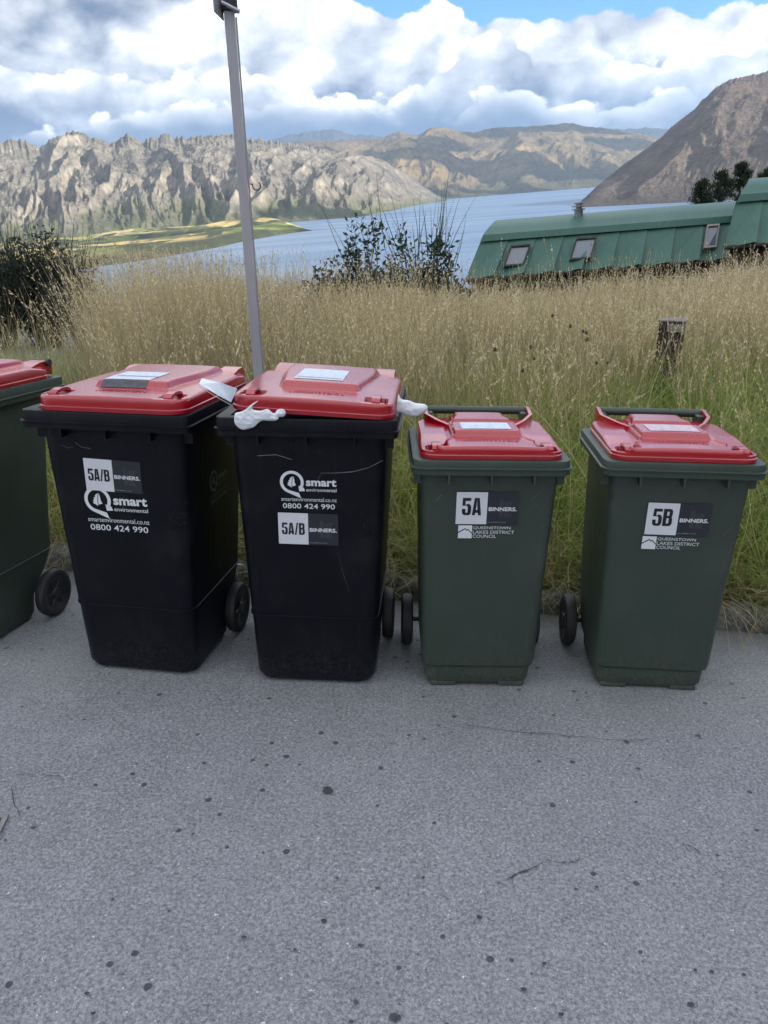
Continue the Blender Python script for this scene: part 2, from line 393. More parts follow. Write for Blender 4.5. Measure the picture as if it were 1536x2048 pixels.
gn = fbm(gx*.5, gy*.5, 4, 31)[..., None]
far = sst(gy, 16, 22)[..., None]; soil = soil*(1 - far) + (np.array([.10, .10, .045])*(1 - gn) + np.array([.22, .18, .10])*gn)*far
ground = tag(np_obj('ground', np.stack([gx, gy, gz], -1).reshape(-1, 3), grid_faces(len(gxs), len(gks)), M_SOIL, smooth=True, mtx=M4, col=soil.reshape(-1, 3)), kind='structure')

# hillside rising beside and behind the viewer (unseen, shaped to block the sun from the road)
M_HILL = rock_mat('tussock_hill', [(.2, (.07, .06, .045)), (.5, (.16, .13, .09)), (.8, (.26, .21, .14))], (.06, .07, .035), 6., .5)
hx = np.concatenate([np.linspace(-420, -70, 15), np.linspace(-60, 120, 46), np.linspace(130, 420, 19)]); hy = np.concatenate([np.linspace(-420, -70, 20), np.linspace(-64, 140, 50)])
HX, HY = np.meshgrid(hx, hy, indexing='ij')
HZ = .84*np.maximum(0, np.maximum(HX - 14 - .95*np.maximum(0, HY + 4), (-HY - 12)*.55)); HZ = 300*(1 - np.exp(-HZ/300)) - 5 - .08*np.clip(HX, -20, 40) - .6*np.maximum(0, HY + 4)
HZ = HZ + (fbm(HX*.03, HY*.03, 5, 21) - .5)*14*sst(HZ, 0, 30)
tag(np_obj('shade_hillside', np.stack([HX, HY, HZ], -1).reshape(-1, 3), grid_faces(80, 70), M_HILL, smooth=True, col=np.full((HX.size, 3), .5)), kind='structure')

# ------------------------------------------------------------------ lake and mountains (true level frame)
LAKE = -75.
M_LAKE, lnt, lb = mat('lake_water'); lO = tcoord(lnt)
lb.inputs['Base Color'].default_value = (.065, .115, .19, 1); lb.inputs['Roughness'].default_value = .22; lb.inputs['IOR'].default_value = 1.33
ln = tnoise(lnt, vmul(lnt, lO, (.05, .12, .05)), 1., 6, .65, .3); ln2 = tnoise(lnt, vmul(lnt, lO, (.0012, .006, .003)), 1., 4, .6)
link(lnt, ln2.sstep(.35, .7)*.22 + .30, lb.inputs['Roughness']); lb.inputs['Specular IOR Level'].default_value = .34
bump(lnt, lb, ln, .35, .8)
tag(mesh_obj('lake', [(-13500, 150, LAKE), (13500, 150, LAKE), (13500, 21500, LAKE), (-13500, 21500, LAKE)], [(0, 1, 2, 3)], M_LAKE), kind='structure')

def interp_px(pts):                             # pixel polyline -> azimuth, elevation arrays
    q = sorted(az_el(*p) for p in pts); return np.array([a for a, _ in q]), np.array([e for _, e in q])
def mountain(name, m, sky, base, d_ridge, na, nr, rough=1., gfreq=42., seed=0, crest=1., concave=1.25, back=1.5, ext=None, ends=None, gul_amp=.30):
    """terrain strip: skyline fixed by sight lines to a ridge at its own distance, foot line given as (px, distance)"""
    A, El = interp_px(sky)
    ba = np.array([az_el(p, 420)[0] for p, _ in base]); bd = np.array([d for _, d in base])
    a0, a1 = ext or (A[0], A[-1])
    az = np.linspace(a0, a1, na); u = np.linspace(0, back, nr)
    el = np.interp(az, A, El); b = np.interp(az, ba, bd); dr = d_ridge(az) if callable(d_ridge) else np.full(na, float(d_ridge))
    zr = CAMW[2] + dr*np.tan(el)
    if ends is not None: zr = LAKE - 5 + (zr - LAKE + 5)*ends(az)
    AZg, U = np.meshgrid(az, u, indexing='ij')
    Rr = b[:, None] + (dr - b)[:, None]*U
    H = (zr - LAKE)[:, None]
    base_p = np.where(U <= 1, np.clip(U, 0, 1)**concave, 1 - (U - 1)*.9)
    wx = AZg*gfreq + (fbm(AZg*gfreq*.5, U*2.2, 3, seed + 40) - .5)*2.4*(1.2 - U)
    wq = (fbm(AZg*gfreq*.35, U*3, 3, seed + 44) - .5)
    g1 = ridged(AZg*gfreq*.55 + U*1.3 + wq*2.2, U*1.1 + seed, 5, seed, .52); g2 = ridged(AZg*gfreq*.62 - U*1.5 - wq*2.2 + 7, U*1.2 + seed, 5, seed + 2, .52)
    gul = .5*(np.maximum(g1, g2) + .5*(g1 + g2)); gul = .62 + (gul - .62)*1.25
    big = ridged(AZg*gfreq*.28 + (fbm(AZg*9, U*2, 3, seed + 3) - .5)*1.2, U*.8, 3, seed + 9)
    fine = fbm(wx*3.2, U*12, 4, seed + 5)
    env = np.clip(U*4, 0, 1)*np.where(U < 1, 1 - .75*U**3, .25)
    Z = LAKE - 3 + H*(base_p + env*(gul_amp*(gul - .64) + .30*(big - .6) + .05*(fine - .5))*rough)
    Z = Z + H*.062*crest*np.exp(-((U - 1)/.12)**2)*(ridged(AZg*gfreq*3.3, U*2, 4, seed + 13, .6) - .62)
    Xw, Yw = Rr*np.sin(AZg), Rr*np.cos(AZg)
    dz = np.gradient(Z, axis=1)/np.maximum(1, np.gradient(Rr, axis=1))
    crag = np.clip(.5 + (np.abs(dz) - .5)*.8, 0, 1); foot = np.clip(1 - (Z - LAKE)/np.maximum(60, H*.55), 0, 1)
    col = np.stack([crag, foot, np.clip(1 - gul, 0, 1)], -1).reshape(-1, 3)
    return tag(np_obj(name, np.stack([Xw, Yw, Z], -1).reshape(-1, 3), grid_faces(na, nr), m, smooth=True, col=col), kind='structure')
M_RK = rock_mat('schist_crags', [(.28, (.045, .042, .039)), (.42, (.115, .103, .086)), (.52, (.195, .172, .136)), (.66, (.35, .305, .24))], (.07, .082, .028), 1.3, .62)
M_MID = rock_mat('tussock_range', [(.25, (.04, .033, .024)), (.42, (.10, .076, .042)), (.55, (.19, .14, .07)), (.70, (.31, .23, .115))], (.04, .046, .024), 1., .5)
M_FAR = rock_mat('far_range', [(.25, (.03, .03, .032)), (.6, (.07, .068, .065))], (.07, .08, .05), .6, .5)
M_D = rock_mat('scree_hill', [(.25, (.045, .038, .036)), (.42, (.085, .07, .064)), (.55, (.135, .11, .088)), (.70, (.25, .205, .15))], (.035, .035, .030), 2.2, .5)
skyA = [(-330, 300), (-200, 262), (-120, 285), (-60, 268), (0, 276), (30, 268), (50, 273), (80, 285), (105, 272), (135, 262), (160, 268), (190, 275), (220, 285), (255, 267), (285, 281), (325, 265), (360, 276), (400, 272), (440, 268), (490, 268), (530, 277), (560, 281), (600, 284), (640, 293), (680, 300), (730, 311), (768, 322), (820, 352), (870, 388), (920, 408)]
mountain('mountain_range', M_RK, skyA, [(-400, 3300), (300, 3350), (600, 3350), (720, 3300), (800, 4200), (880, 6000), (960, 7000)], lambda a: np.interp(a, [-.5, -.05, .03, .1], [5600, 5600, 6200, 7400]), 900, 200, 1.35, 44., 3, 1.3, 1.2)
skyB = [(500, 300), (560, 292), (620, 280), (700, 275), (768, 273), (800, 261), (835, 271), (860, 255), (900, 257), (925, 263), (945, 266), (970, 258), (1040, 252), (1080, 253), (1130, 247), (1180, 250), (1230, 259), (1290, 266), (1340, 285), (1420, 300), (1500, 320)]
mountain('mountain_range', M_MID, skyB, [(500, 6500), (700, 6800), (870, 7300), (1000, 8000), (1180, 8600), (1500, 9200)], lambda a: np.interp(a, [-.1, .3], [10800, 12600]), 620, 170, 1.25, 30., 17, .5, 1.1)
skyC = [(480, 300), (540, 282), (560, 276), (600, 266), (640, 262), (665, 254), (700, 268), (740, 262), (768, 270), (820, 280), (900, 285), (1000, 280), (1100, 275), (1200, 264), (1240, 258), (1290, 249), (1335, 254), (1380, 268), (1450, 280)]
mountain('mountain_range', M_FAR, skyC, [(400, 14500), (1500, 15000)], 18500, 300, 60, 1.0, 30., 29, 1.0, 1.1)
skyD = [(1142, 424), (1150, 412), (1170, 393), (1200, 365), (1225, 345), (1250, 325), (1275, 308), (1300, 290), (1320, 274), (1340, 256), (1365, 236), (1390, 216), (1410, 195), (1430, 176), (1450, 163), (1480, 154), (1510, 148), (1536, 142), (1600, 120), (1700, 85), (1850, 60), (2050, 60), (2300, 110)]
mountain('mountain_spur', M_D, skyD, [(1140, 2560), (1250, 2500), (1536, 2350), (2300, 1900)], lambda a: np.interp(a, [.23, .30, .5, .9], [2640, 3100, 3700, 3700]), 560, 150, .62, 36., 51, .55, .95, gul_amp=.2)

# flats and peninsula across the water
shore = [(-400, 610), (0, 568), (150, 541), (250, 528), (330, 515), (430, 497), (500, 481), (560, 470), (600, 464), (624, 461)]
sa_, se_ = interp_px(shore); sdist = (CAMW[2] - LAKE)/np.tan(-se_)
faz = np.linspace(sa_[0], sa_[-1], 300); fr0 = np.interp(faz, sa_, sdist)
tip = np.clip((sa_[-1] - faz)/R_(6), 0, 1)
fr1 = fr0 + (3700 - fr0)*np.clip(.012 + tip**.9, 0, 1)
fu = np.linspace(0, 1, 120); FA, FU = np.meshgrid(faz, fu, indexing='ij'); FR = fr0[:, None] + (fr1 - fr0)[:, None]*FU
FX, FY = FR*np.sin(FA), FR*np.cos(FA)
shp = np.sin(np.clip(FU, 0, 1)*math.pi)**.5
FZ = LAKE - 1.0 + 5*sst(FU, 0, .04)*sst(tip, 0, .15)[:, None] + 34*np.clip(fbm(FX*.0022, FY*.003, 5, 61) - .36, 0, 1)*sst(FU, 0, .15)*sst(tip, .0, .4)[:, None] + 16*sst(FA, R_(-14), R_(-7))*sst(FU, 0, .3)*sst(-FU, -1.02, -.6)*sst(tip, .0, .5)[:, None]
n1 = fbm(FX*.006, FY*.004, 5, 71); n2 = fbm(FX*.02, FY*.011, 4, 75); cell = vn(np.floor(FX*.005 + n1*1.5), np.floor(FY*.0045), 77)
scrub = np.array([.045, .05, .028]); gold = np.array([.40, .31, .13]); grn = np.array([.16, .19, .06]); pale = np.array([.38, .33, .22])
fc = np.where((cell > .45)[..., None], gold, np.where((cell > .25)[..., None], pale, grn))
dens = np.clip(.8*sst(n2, .47, .60) + .95*sst(-FU, -.16, -.06) + .3*sst(n1, .5, .62), 0, 1)[..., None]  # dark shore band holds trees and cloud shadow in its colour
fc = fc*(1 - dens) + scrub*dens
FZ = FZ + dens[..., 0]*3.5*n2*sst(FU, .01, .05)
M_FLAT, fnt, fb = mat('paddocks'); fa_ = fnt.nodes.new('ShaderNodeVertexColor'); fa_.layer_name = 'col'
fn = tnoise(fnt, tcoord(fnt), .03, 5, .7)
fnt.links.new(mixc(fnt, 1., ramp(fnt, fn, [(.3, (.6,)*3), (.7, (1.3,)*3)]), fa_.outputs[0], 'MULTIPLY'), fb.inputs['Base Color']); fb.inputs['Roughness'].default_value = .95; fb.inputs['Specular IOR Level'].default_value = .1
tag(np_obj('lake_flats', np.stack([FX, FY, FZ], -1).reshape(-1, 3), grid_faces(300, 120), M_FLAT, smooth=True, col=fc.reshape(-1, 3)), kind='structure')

# ------------------------------------------------------------------ plants: shared leaf builder
M_LEAF = vcol_mat('leaves', .6, .25)
M_GRASS = vcol_mat('grass_blades', .8, .32, .15)
M_BARK = plain('bark', (.09, .07, .055), .9, .2, var=.35, scale=30)
def ground_world(x, y):                          # level-frame height of the bank under a level-frame point
    x, y = np.asarray(x, float), np.asarray(y, float); xr, yr = x.copy(), y.copy()
    for _ in range(4):
        zr = ground_z(xr, yr); q = np.stack([xr, yr, zr], -1) @ MR.T
        xr = xr + x - q[..., 0]; yr = yr + y - q[..., 1]
    return (np.stack([xr, yr, ground_z(xr, yr)], -1) @ MR.T)[..., 2]
def leaf_cloud(P, size, col, asp=2.2, up=.3, var=.35):
    """one bent diamond leaf per point of P (n,3)"""
    n = len(P); d = rng.normal(size=(n, 3)); d[:, 2] = np.abs(d[:, 2])*.6 + up; d /= np.linalg.norm(d, axis=1)[:, None]
    w = np.cross(d, rng.normal(size=(n, 3))); w /= np.linalg.norm(w, axis=1)[:, None] + 1e-9
    s = size*rng.uniform(.6, 1.3, n)[:, None]
    a, b = P, P + d*s; m = (a + b)/2 + np.cross(d, w)*s*.08
    V = np.stack([a, m + w*s/asp/2, b, m - w*s/asp/2], 1).reshape(-1, 3)
    F = np.arange(n*4).reshape(n, 4)
    c = np.asarray(col)*(1 + rng.uniform(-var, var, (n, 1))) + rng.normal(0, .006, (n, 3))
    return V, F, np.repeat(np.clip(c, .004, 1), 4, 0)
def strips(base, d, L, w, bend, col0, col1, seg=4):
    """thin tapering ribbons (n) from base along direction d, bending by vector bend"""
    n = len(base); t = np.linspace(0, 1, seg)[None, :, None]
    P = base[:, None] + d[:, None]*(L[:, None, None]*t) + bend[:, None]*(L[:, None, None]*t**2)
    yaw = rng.uniform(0, math.pi, n); side = np.stack([np.cos(yaw), np.sin(yaw), np.zeros(n)], 1)[:, None]
    ww = (w[:, None, None]*(1 - .8*t))/2
    V = np.stack([P - side*ww, P + side*ww], 2).reshape(-1, 3)
    k = (np.arange(n)[:, None]*seg + np.arange(seg - 1)[None]).ravel()*2
    F = np.stack([k, k + 1, k + 3, k + 2], 1)
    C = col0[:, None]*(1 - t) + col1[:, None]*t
    return V, F, np.repeat(C.reshape(-1, 3), 2, 0), P
def join(parts):
    V, F, C, b = [], [], [], 0
    for v, f, c in parts: V.append(v); F.append(f + b); C.append(c); b += len(v)
    return np.concatenate(V), np.concatenate(F), np.concatenate(C)

# ------------------------------------------------------------------ green metal-roofed house below the bank
M_ROOF, hnt, hb = mat('green_roof'); hO = tcoord(hnt)
hn = tnoise(hnt, hO, .8, 5, .6); hn2 = tnoise(hnt, vmul(hnt, hO, (14, 3, 3)), 1., 4)
hnt.links.new(ramp(hnt, hn*.6 + hn2*.4, [(.3, (.022, .078, .058)), (.5, (.03, .097, .073)), (.72, (.044, .122, .094))]), hb.inputs['Base Color'])
hb.inputs['Roughness'].default_value = .5; hb.inputs['Specular IOR Level'].default_value = .4
M_DKW = plain('dark_boards', (.05, .045, .04), .8, .2, var=.4, scale=6)
M_FRM = plain('weathered_frame', (.28, .27, .25), .7, .3, var=.2)
M_GLASS, gnt_, gb = mat('skylight_glass'); gb.inputs['Base Color'].default_value = (.10, .12, .16, 1); gb.inputs['Roughness'].default_value = .06; gb.inputs['Specular IOR Level'].default_value = .9
M_STEEL = plain('flue_steel', (.33, .34, .36), .35, .5, .8, var=.2)
def lerp(a, b, t): return a + (b - a)*t
house = empty('house', Matrix.Translation(world_y(1200, 560, 21) - np.array([0, 0, 2.4])))
tag(house, 'green metal-roofed house with skylights below the grassy bank', 'house')
hinv = house.matrix_world.inverted()
class Roof:
    def __init__(s, eL, kL, tL, eR, kR, tR):
        s.L, s.R = s.prof(*eL, *kL, *tL), s.prof(*eR, *kR, *tR)
        z = (s.L[:, 2] + s.R[:, 2])/2; s.L[:, 2] = lerp(s.L[:, 2], z, .6); s.R[:, 2] = lerp(s.R[:, 2], z, .6)
    def prof(s, ex, ey, ed, kx, ky, kd, tx, ty, td):
        e, k, t = world_y(ex, ey, ed), world_y(kx, ky, kd), world_y(tx, ty, td)
        P = [e, k]; d = t - k
        for i in range(1, 9):
            a = i/8*math.pi/2; P.append(k + np.array([d[0]*math.sin(a*.5)/math.sin(math.pi/4), d[1]*(1 - math.cos(a))*.55 + d[1]*.45*i/8, d[2]*math.sin(a)]))
        top = P[-1]
        for i in range(7, -1, -1): P.append(np.array([top[0] + .1*(8 - i), 2*top[1] - P[2 + i - 1][1], P[2 + i - 1][2]]))
        P.append(np.array([top[0] + .9, 2*top[1] - e[1], e[2]]))
        return np.array(P)
    def slope(s, u, t, lift=0.):               # a point on the lower slope
        a = lerp(s.L[0], s.R[0], u); b = lerp(s.L[1], s.R[1], u); p = lerp(a, b, t)
        n = np.cross(s.R[0] - s.L[0], b - a); n /= np.linalg.norm(n); return p + n*lift
    def build(s, n, u0=0.):
        for i in range(n):
            a, b = i/n, (i + 1)/n; sk = -.35/n
            q = [s.slope(a, 0, .0), s.slope(b, 0, .17), s.slope(b, 1, -.01), s.slope(a, 1, -.03)]
            q2 = [s.slope(b, 0, .0), s.slope(b, 1, -.03)]
            V = q + q2; hpart('roof_panel', V, [(0, 1, 2, 3), (1, 4, 5, 2)], M_ROOF)
        k = 1; cs = 40
        Lc, Rc = s.L[k:-1].copy(), s.R[k:-1].copy(); n_ = len(Lc)
        out = np.zeros_like(Lc); out[:, 2] = .05; out[:2, 1] = -.07; out[0, 2] = -.03; Lc += out; Rc += out
        Lc[:, 0] -= .03
        V = [lerp(Lc, Rc, j/cs) for j in range(cs + 1)]
        V = np.concatenate(V); F = grid_faces(cs + 1, n_)[:, ::-1]
        hpart('roof_cap', V, F, M_ROOF, smooth=True)
        # lip beneath the cap, end board, wall
        for e, nm in ((s.L, 'gable'), (s.R, 'gable')):
            P = e.copy(); c = P.mean(0); P2 = P.copy(); P2[:, 0] += .05
            hpart(nm, P + (c - P)*.02, [tuple(range(len(P)))], M_DKW)
        V = []
        for P in (s.L, s.R):
            e, b = P[0], P[-1]
            V += [e + [0.2, .25, -.02], e + [.2, .25, -2.6], b + [-.2, -.25, -2.6], b + [-.2, -.25, -.02]]
        hpart('wall', V, [(0, 1, 5, 4), (1, 2, 6, 5), (2, 3, 7, 6), (0, 3, 2, 1), (4, 5, 6, 7)], M_DKW)
        g = MB(); a, b = s.slope(-.005, 0, .03), s.slope(1.0, 0, .03)
        g.tube([a, b], .045, 8); hpart('gutter', g.V, g.F, M_DKW)
def hpart(nm, V, F, m, parent=None, smooth=False):
    V = [hinv @ Vector(tuple(v)) for v in V]; return mesh_obj(nm, V, F, m, parent or house, smooth)
R1 = Roof((929, 563, 19.3), (962, 481, 20.0), (995, 446, 21.2), (1452, 522, 19.3), (1463, 441, 20.0), (1476, 404, 21.2)); R1.build(9)
R2 = Roof((1449, 497, 17.6), (1473, 402, 18.3), (1500, 363, 19.3), (1900, 462, 17.6), (1905, 367, 18.3), (1915, 328, 19.3)); R2.build(8)
for u, hw, t0, t1, fm in ((.172, .040, .22, .74, M_DKW), (.428, .042, .26, .80, M_DKW), (.925, .024, .30, .88, M_FRM)):
    V, F = [], []
    fr = MB(); 
    o = [R1.slope(u - hw, t0, .05), R1.slope(u + hw, t0, .05), R1.slope(u + hw, t1, .05), R1.slope(u - hw, t1, .05)]
    nrm = R1.slope(u, .5, 1) - R1.slope(u, .5, 0); c = sum(o)/4
    ou = [p + nrm*.07 for p in o]; inn = [p + (c - p)*.16 + nrm*.07 for p in o]; ii = [p + (c - p)*.16 + nrm*.02 for p in o]
    V = o + ou + inn + ii; F = []
    for i in range(4):
        j = (i + 1) % 4; F += [(i, j, 4 + j, 4 + i), (4 + i, 4 + j, 8 + j, 8 + i), (8 + i, 8 + j, 12 + j, 12 + i)]
    sk = hpart('skylight', V, F, fm)
    hpart('pane', [p + (c - p)*.15 + nrm*.03 for p in o], [(0, 1, 2, 3)], M_GLASS, sk)
cb = world_y(1157, 442, 20.75)
fl = MB(); fl.tube([cb + [0, 0, -.2], cb + [0, 0, .26]], .11, 14); fl.box(cb[0] - .2, cb[0] + .2, cb[1] - .2, cb[1] + .2, cb[2] - .06, cb[2] + .0)
fo_ = hpart('flue', fl.V, fl.F, M_STEEL, smooth=True)
fl = MB(); 
for z0, z1, r in ((.26, .29, .16), (.33, .36, .17), (.40, .44, .12), (.29, .41, .08)): fl.tube([cb + [0, 0, z0], cb + [0, 0, z1]], r, 14)
hpart('cowl', fl.V, fl.F, M_STEEL, fo_, smooth=True)

# conifers behind the house
def conifer(px, top_py, y, wid, label):
    T = world_y(px, top_py, y); h = 5.5; base = T - np.array([0, 0, h])
    e = empty('pine_tree', Matrix.Translation(base)); tag(e, label, 'tree', 'dark pines behind the house')
    t = MB(); t.tube([(0, 0, 0), (.06, 0, h*.5), (0, .04, h*.98)], [.14, .08, .015], 7); t.build('trunk', M_BARK, e, True)
    P, br = [], MB()
    for k in range(130):
        z = h*random.uniform(.12, .99); L = wid*(1 - z/h)**.75*random.uniform(.55, 1.15) + .12; a = random.uniform(0, 6.283)
        for i in range(48):
            q = random.random()**.6; P.append((math.cos(a)*L*q + random.gauss(0, .07), math.sin(a)*L*q + random.gauss(0, .07), z + L*q*.28 + random.gauss(0, .07)))
    v, f, c = leaf_cloud(np.array(P), .17, (.028, .045, .026), 4.5, .9, .45)
    np_obj('crown', v, f, M_LEAF, e, col=c)
conifer(1405, 364, 36, 1.5, 'small dark pine tree beside the lower roof of the green house')
conifer(1445, 346, 37, 1.9, 'dark pine tree behind the step of the green roof')
conifer(1484, 330, 38, 2.0, 'tallest dark pine tree behind the upper green roof')
conifer(1535, 340, 37, 2.0, 'broad dark pine tree behind the upper green roof')

# shrubs on the bank
def shrub(px, base_py, top_py, y, wid, stems, leaves, lsize, lcol, label, spikes=0, name='shrub', lean=.25, sw=.008, s0=.15, s1=.75, twig=(.05, .045, .03), spcol=(.05, .085, .035)):
    T = world_y(px, top_py, y); bz = float(ground_world(T[0], T[1])); h = T[2] - bz
    e = empty(name, Matrix.Translation((T[0], T[1], bz))); tag(e, label, 'shrub', 'shrubs on the bank above the lake')
    b = MB(); P = []
    for k in range(stems):
        a = random.uniform(0, 6.283); r = wid*math.sqrt(random.random()); hh = h*random.uniform(.6, 1.0)*(1 - .35*(r/wid)**2)
        p0 = np.array([math.cos(a)*r*.2, math.sin(a)*r*.2, -.05]); p3 = np.array([math.cos(a)*r + random.gauss(0, .05), math.sin(a)*r, hh])
        pts = [lerp(p0, p3, t) + np.array([random.gauss(0, .03), random.gauss(0, .03), .12*h*math.sin(t*3.1)]) for t in np.linspace(0, 1, 6)]
        pts[0] = p0; b.tube(pts, [.012, .010, .008, .006, .004, .002], 5)
        for i in range(leaves):
            t = 1 - random.random()**1.5*.75; j = min(4, int(t*5)); q = lerp(pts[j], pts[j + 1], t*5 - j)
            s_ = .05 + .13*(1 - t); P.append(q + np.array([random.gauss(0, s_), random.gauss(0, s_), random.gauss(0, s_)]))
    b.build('stems', M_BARK, e)
    parts = []
    if P: parts.append(leaf_cloud(np.array(P), lsize, lcol, 2.3, .2, .5))
    if spikes:
        n = spikes; a = rng.uniform(0, 6.283, n); r = wid*.8*np.sqrt(rng.random(n))
        base = np.stack([np.cos(a)*r, np.sin(a)*r, h*rng.uniform(s0, s1, n)], 1)
        d = np.stack([np.cos(a)*lean*rng.random(n) + rng.normal(0, .1, n), np.sin(a)*lean*rng.random(n), np.ones(n)], 1)
        L = h*rng.uniform(.25, .55, n); cc = np.array(spcol)*rng.uniform(.6, 1.4, (n, 1))
        v, f, c, _ = strips(base, d, L, np.full(n, sw), rng.normal(0, .08, (n, 3)), cc, cc*1.2); parts.append((v, f, c))
    v, f, c = join(parts); np_obj('foliage', v, f, M_LEAF, e, col=c)
shrub(45, 620, 462, 11.5, .95, 54, 110, .06, (.030, .036, .026), 'big dark broom bush beside the gravel clearing', 560, 'broom_bush', .5, .014, .1, .62, spcol=(.03, .042, .03))
shrub(-60, 620, 450, 11.0, .9, 46, 110, .06, (.03, .036, .026), 'dark broom bush at the edge of the gravel clearing, beside the biggest one', 460, 'broom_bush', .5, .014, .1, .62, spcol=(.03, .042, .03))
shrub(150, 622, 535, 10.5, .55, 34, 120, .045, (.045, .05, .034), 'low olive bush between the broom and the tall straw clump', 0)
shrub(545, 610, 560, 9.6, .3, 14, 30, .05, (.05, .065, .03), 'small green bush just beside the white sign post', 60)
shrub(640, 610, 475, 9.8, .40, 14, 55, .065, (.05, .055, .038), 'sparse grey-leaved shrub between the sign post and the taller shrubs', 0)
shrub(722, 610, 438, 10.0, .48, 22, 90, .075, (.040, .052, .034), 'open-branched dark shrub with lake showing through it', 12, lean=.5, sw=.012, s0=.55, s1=.85)
shrub(830, 610, 440, 10.2, .68, 30, 100, .075, (.034, .048, .030), 'densest leafy shrub, topped with upright green broom sprays, nearest the house', 60, lean=.6, sw=.013, s0=.55, s1=.85)

# ------------------------------------------------------------------ bollard and sign post
M_TIMB = plain('weathered_timber', (.035, .03, .028), .85, .2, var=.5, scale=14)
M_TOP = plain('end_grain', (.21, .20, .20), .9, .2, var=.3, scale=40)
bp = road_y(1346, 640, 5.6); bz = float(ground_z(bp[0], bp[1]))
bh = bp[2] - bz
bo = empty('bollard', road_mtx(bp[0], bp[1], bz, R_(-22))); tag(bo, 'short dark timber bollard with grey weathered top in the tall grass', 'bollard')
MB().box(-.085, .085, -.085, .085, -.1, bh - .012, .006).build('post', M_TIMB, bo, True)
MB().box(-.092, .092, -.092, .092, bh - .012, bh + .01, .008).build('top', M_TOP, bo, True)
MB().box(-.03, .085, -.092, -.0868, bh - .075, bh - .022).build('marker_plate', M_TOP, bo)

M_PAINT, pnt, pb = mat('grey_white_paint'); pO = tcoord(pnt); pn = tnoise(pnt, vmul(pnt, pO, (6, 6, 1.2)), 2., 5, .6)
pnt.links.new(ramp(pnt, pn, [(.3, (.29, .305, .33)), (.7, (.40, .41, .44))]), pb.inputs['Base Color']); pb.inputs['Roughness'].default_value = .55
M_DARK = plain('dark_metal', (.035, .038, .045), .5, .5, .3, var=.3)
M_SIGN = plain('sign_back', (.36, .37, .40), .4, .5, .5, var=.1)
yP = (MR @ np.array([-.5, 3.52, 0]))[1]
P0 = world_y(549, 1140, yP); P1 = world_y(454.5, -40, yP); up = P1 - P0; PL = float(np.linalg.norm(up)); up /= PL
xa = np.cross([0, 1, 0.], up); xa /= np.linalg.norm(xa); ya = np.cross(up, xa)
a_ = R_(9); xa2 = xa*math.cos(a_) + ya*math.sin(a_); ya2 = -xa*math.sin(a_) + ya*math.cos(a_)
pm = Matrix([[xa2[i], ya2[i], up[i], P0[i]] for i in range(3)] + [[0, 0, 0, 1]])
sp = empty('sign_post', pm); tag(sp, 'leaning grey-white sign post behind the bins with a hook on its side', 'sign post')
MB().box(-.0225, .0165, -.02, .02, -.25, PL).build('post', M_PAINT, sp)
MB().box(.0185, .0245, -.010, .022, -.25, PL - .12).build('batten', M_PAINT, sp)
hz_ = float(np.dot(world_y(498, 370, yP) - P0, up))
hk = MB(); hk.tube([(.022, 0, hz_ + .005), (.036, 0, hz_ + .002)] + [(.052 + .016*math.sin(t), -.002, hz_ - .004 - .016*math.cos(t)) for t in np.linspace(-1.9, 2.6, 16)], .0022, 6)
hk.build('hook', M_DARK, sp, True)
wz = float(np.dot(world_y(456, 24, yP) - P0, up)) - .05; wq_ = float(np.dot(world_y(444, 42, yP) - P0, up))
MB().box(-.028, .030, -.028, .028, wz + .05, wz + .30, .004).build('bracket', M_DARK, sp, True)
MB().tube([(-.03, -.034, wz + .075), (.036, -.034, wz + .045)], .008, 8).build('clamp_bolt', M_STEEL, sp, True)
pl = MB(); V = []
for w_ in (-.004, .004):
    V += [(-.026 + w_*.5, .0, wq_), (-.058 + w_*.5, -.09, wq_ + .012), (-.058 + w_*.5, -.09, wq_ + .36), (-.026 + w_*.5, .0, wq_ + .36)]
pl.add(V, [(3, 2, 1, 0), (4, 5, 6, 7), (0, 1, 5, 4), (1, 2, 6, 5), (2, 3, 7, 6), (3, 0, 4, 7)]); pl.build('sign_plate', M_SIGN, sp)

# ------------------------------------------------------------------ grass (nobody could count it)
def scatter(n, x0, x1, k0, k1, dens=None):
    out = np.zeros((0, 2))
    while len(out) < n:
        m = n*2; x = rng.uniform(x0, x1, m); k = k0 + (k1 - k0)*rng.random(m); y = KY(x) + k
        ok = np.abs(x - .02*y) < .62*(y + .7)                        # a bit wider than the view
        if dens is not None: ok &= rng.random(m) < dens(x, y, k)
        out = np.concatenate([out, np.stack([x[ok], y[ok]], 1)])
    return out[:n]
UPR = MR.T @ np.array([0, 0, 1.])                                     # true up, in the road frame
def clear(x, y, k):                                                   # gravel clearing on one side
    return 1 - .95*sst(-x, .42*0 + 2.0, 2.9)*sst(y, 7.2, 8.2)*sst(-y, -14.5, -13.0)
def tall_d(x, y, k):
    d = (.12 + .88*sst(fbm(x*1.2 + 5, y*1.2, 3, 91), .36, .56))*clear(x, y, k)
    d = d*(1 - .85*(np.abs(x/y - bp[0]/bp[1]) < .02)*(y < 5.5))
    d = d*(1 - .93*sst(-x/y, .33, .39)*sst(-y, -14, -12.5))*(1 - .72*sst(x/y, -.08, .12)*sst(-k, -3.4, -2.0))
    return d*sst(k, .5, 2.2)
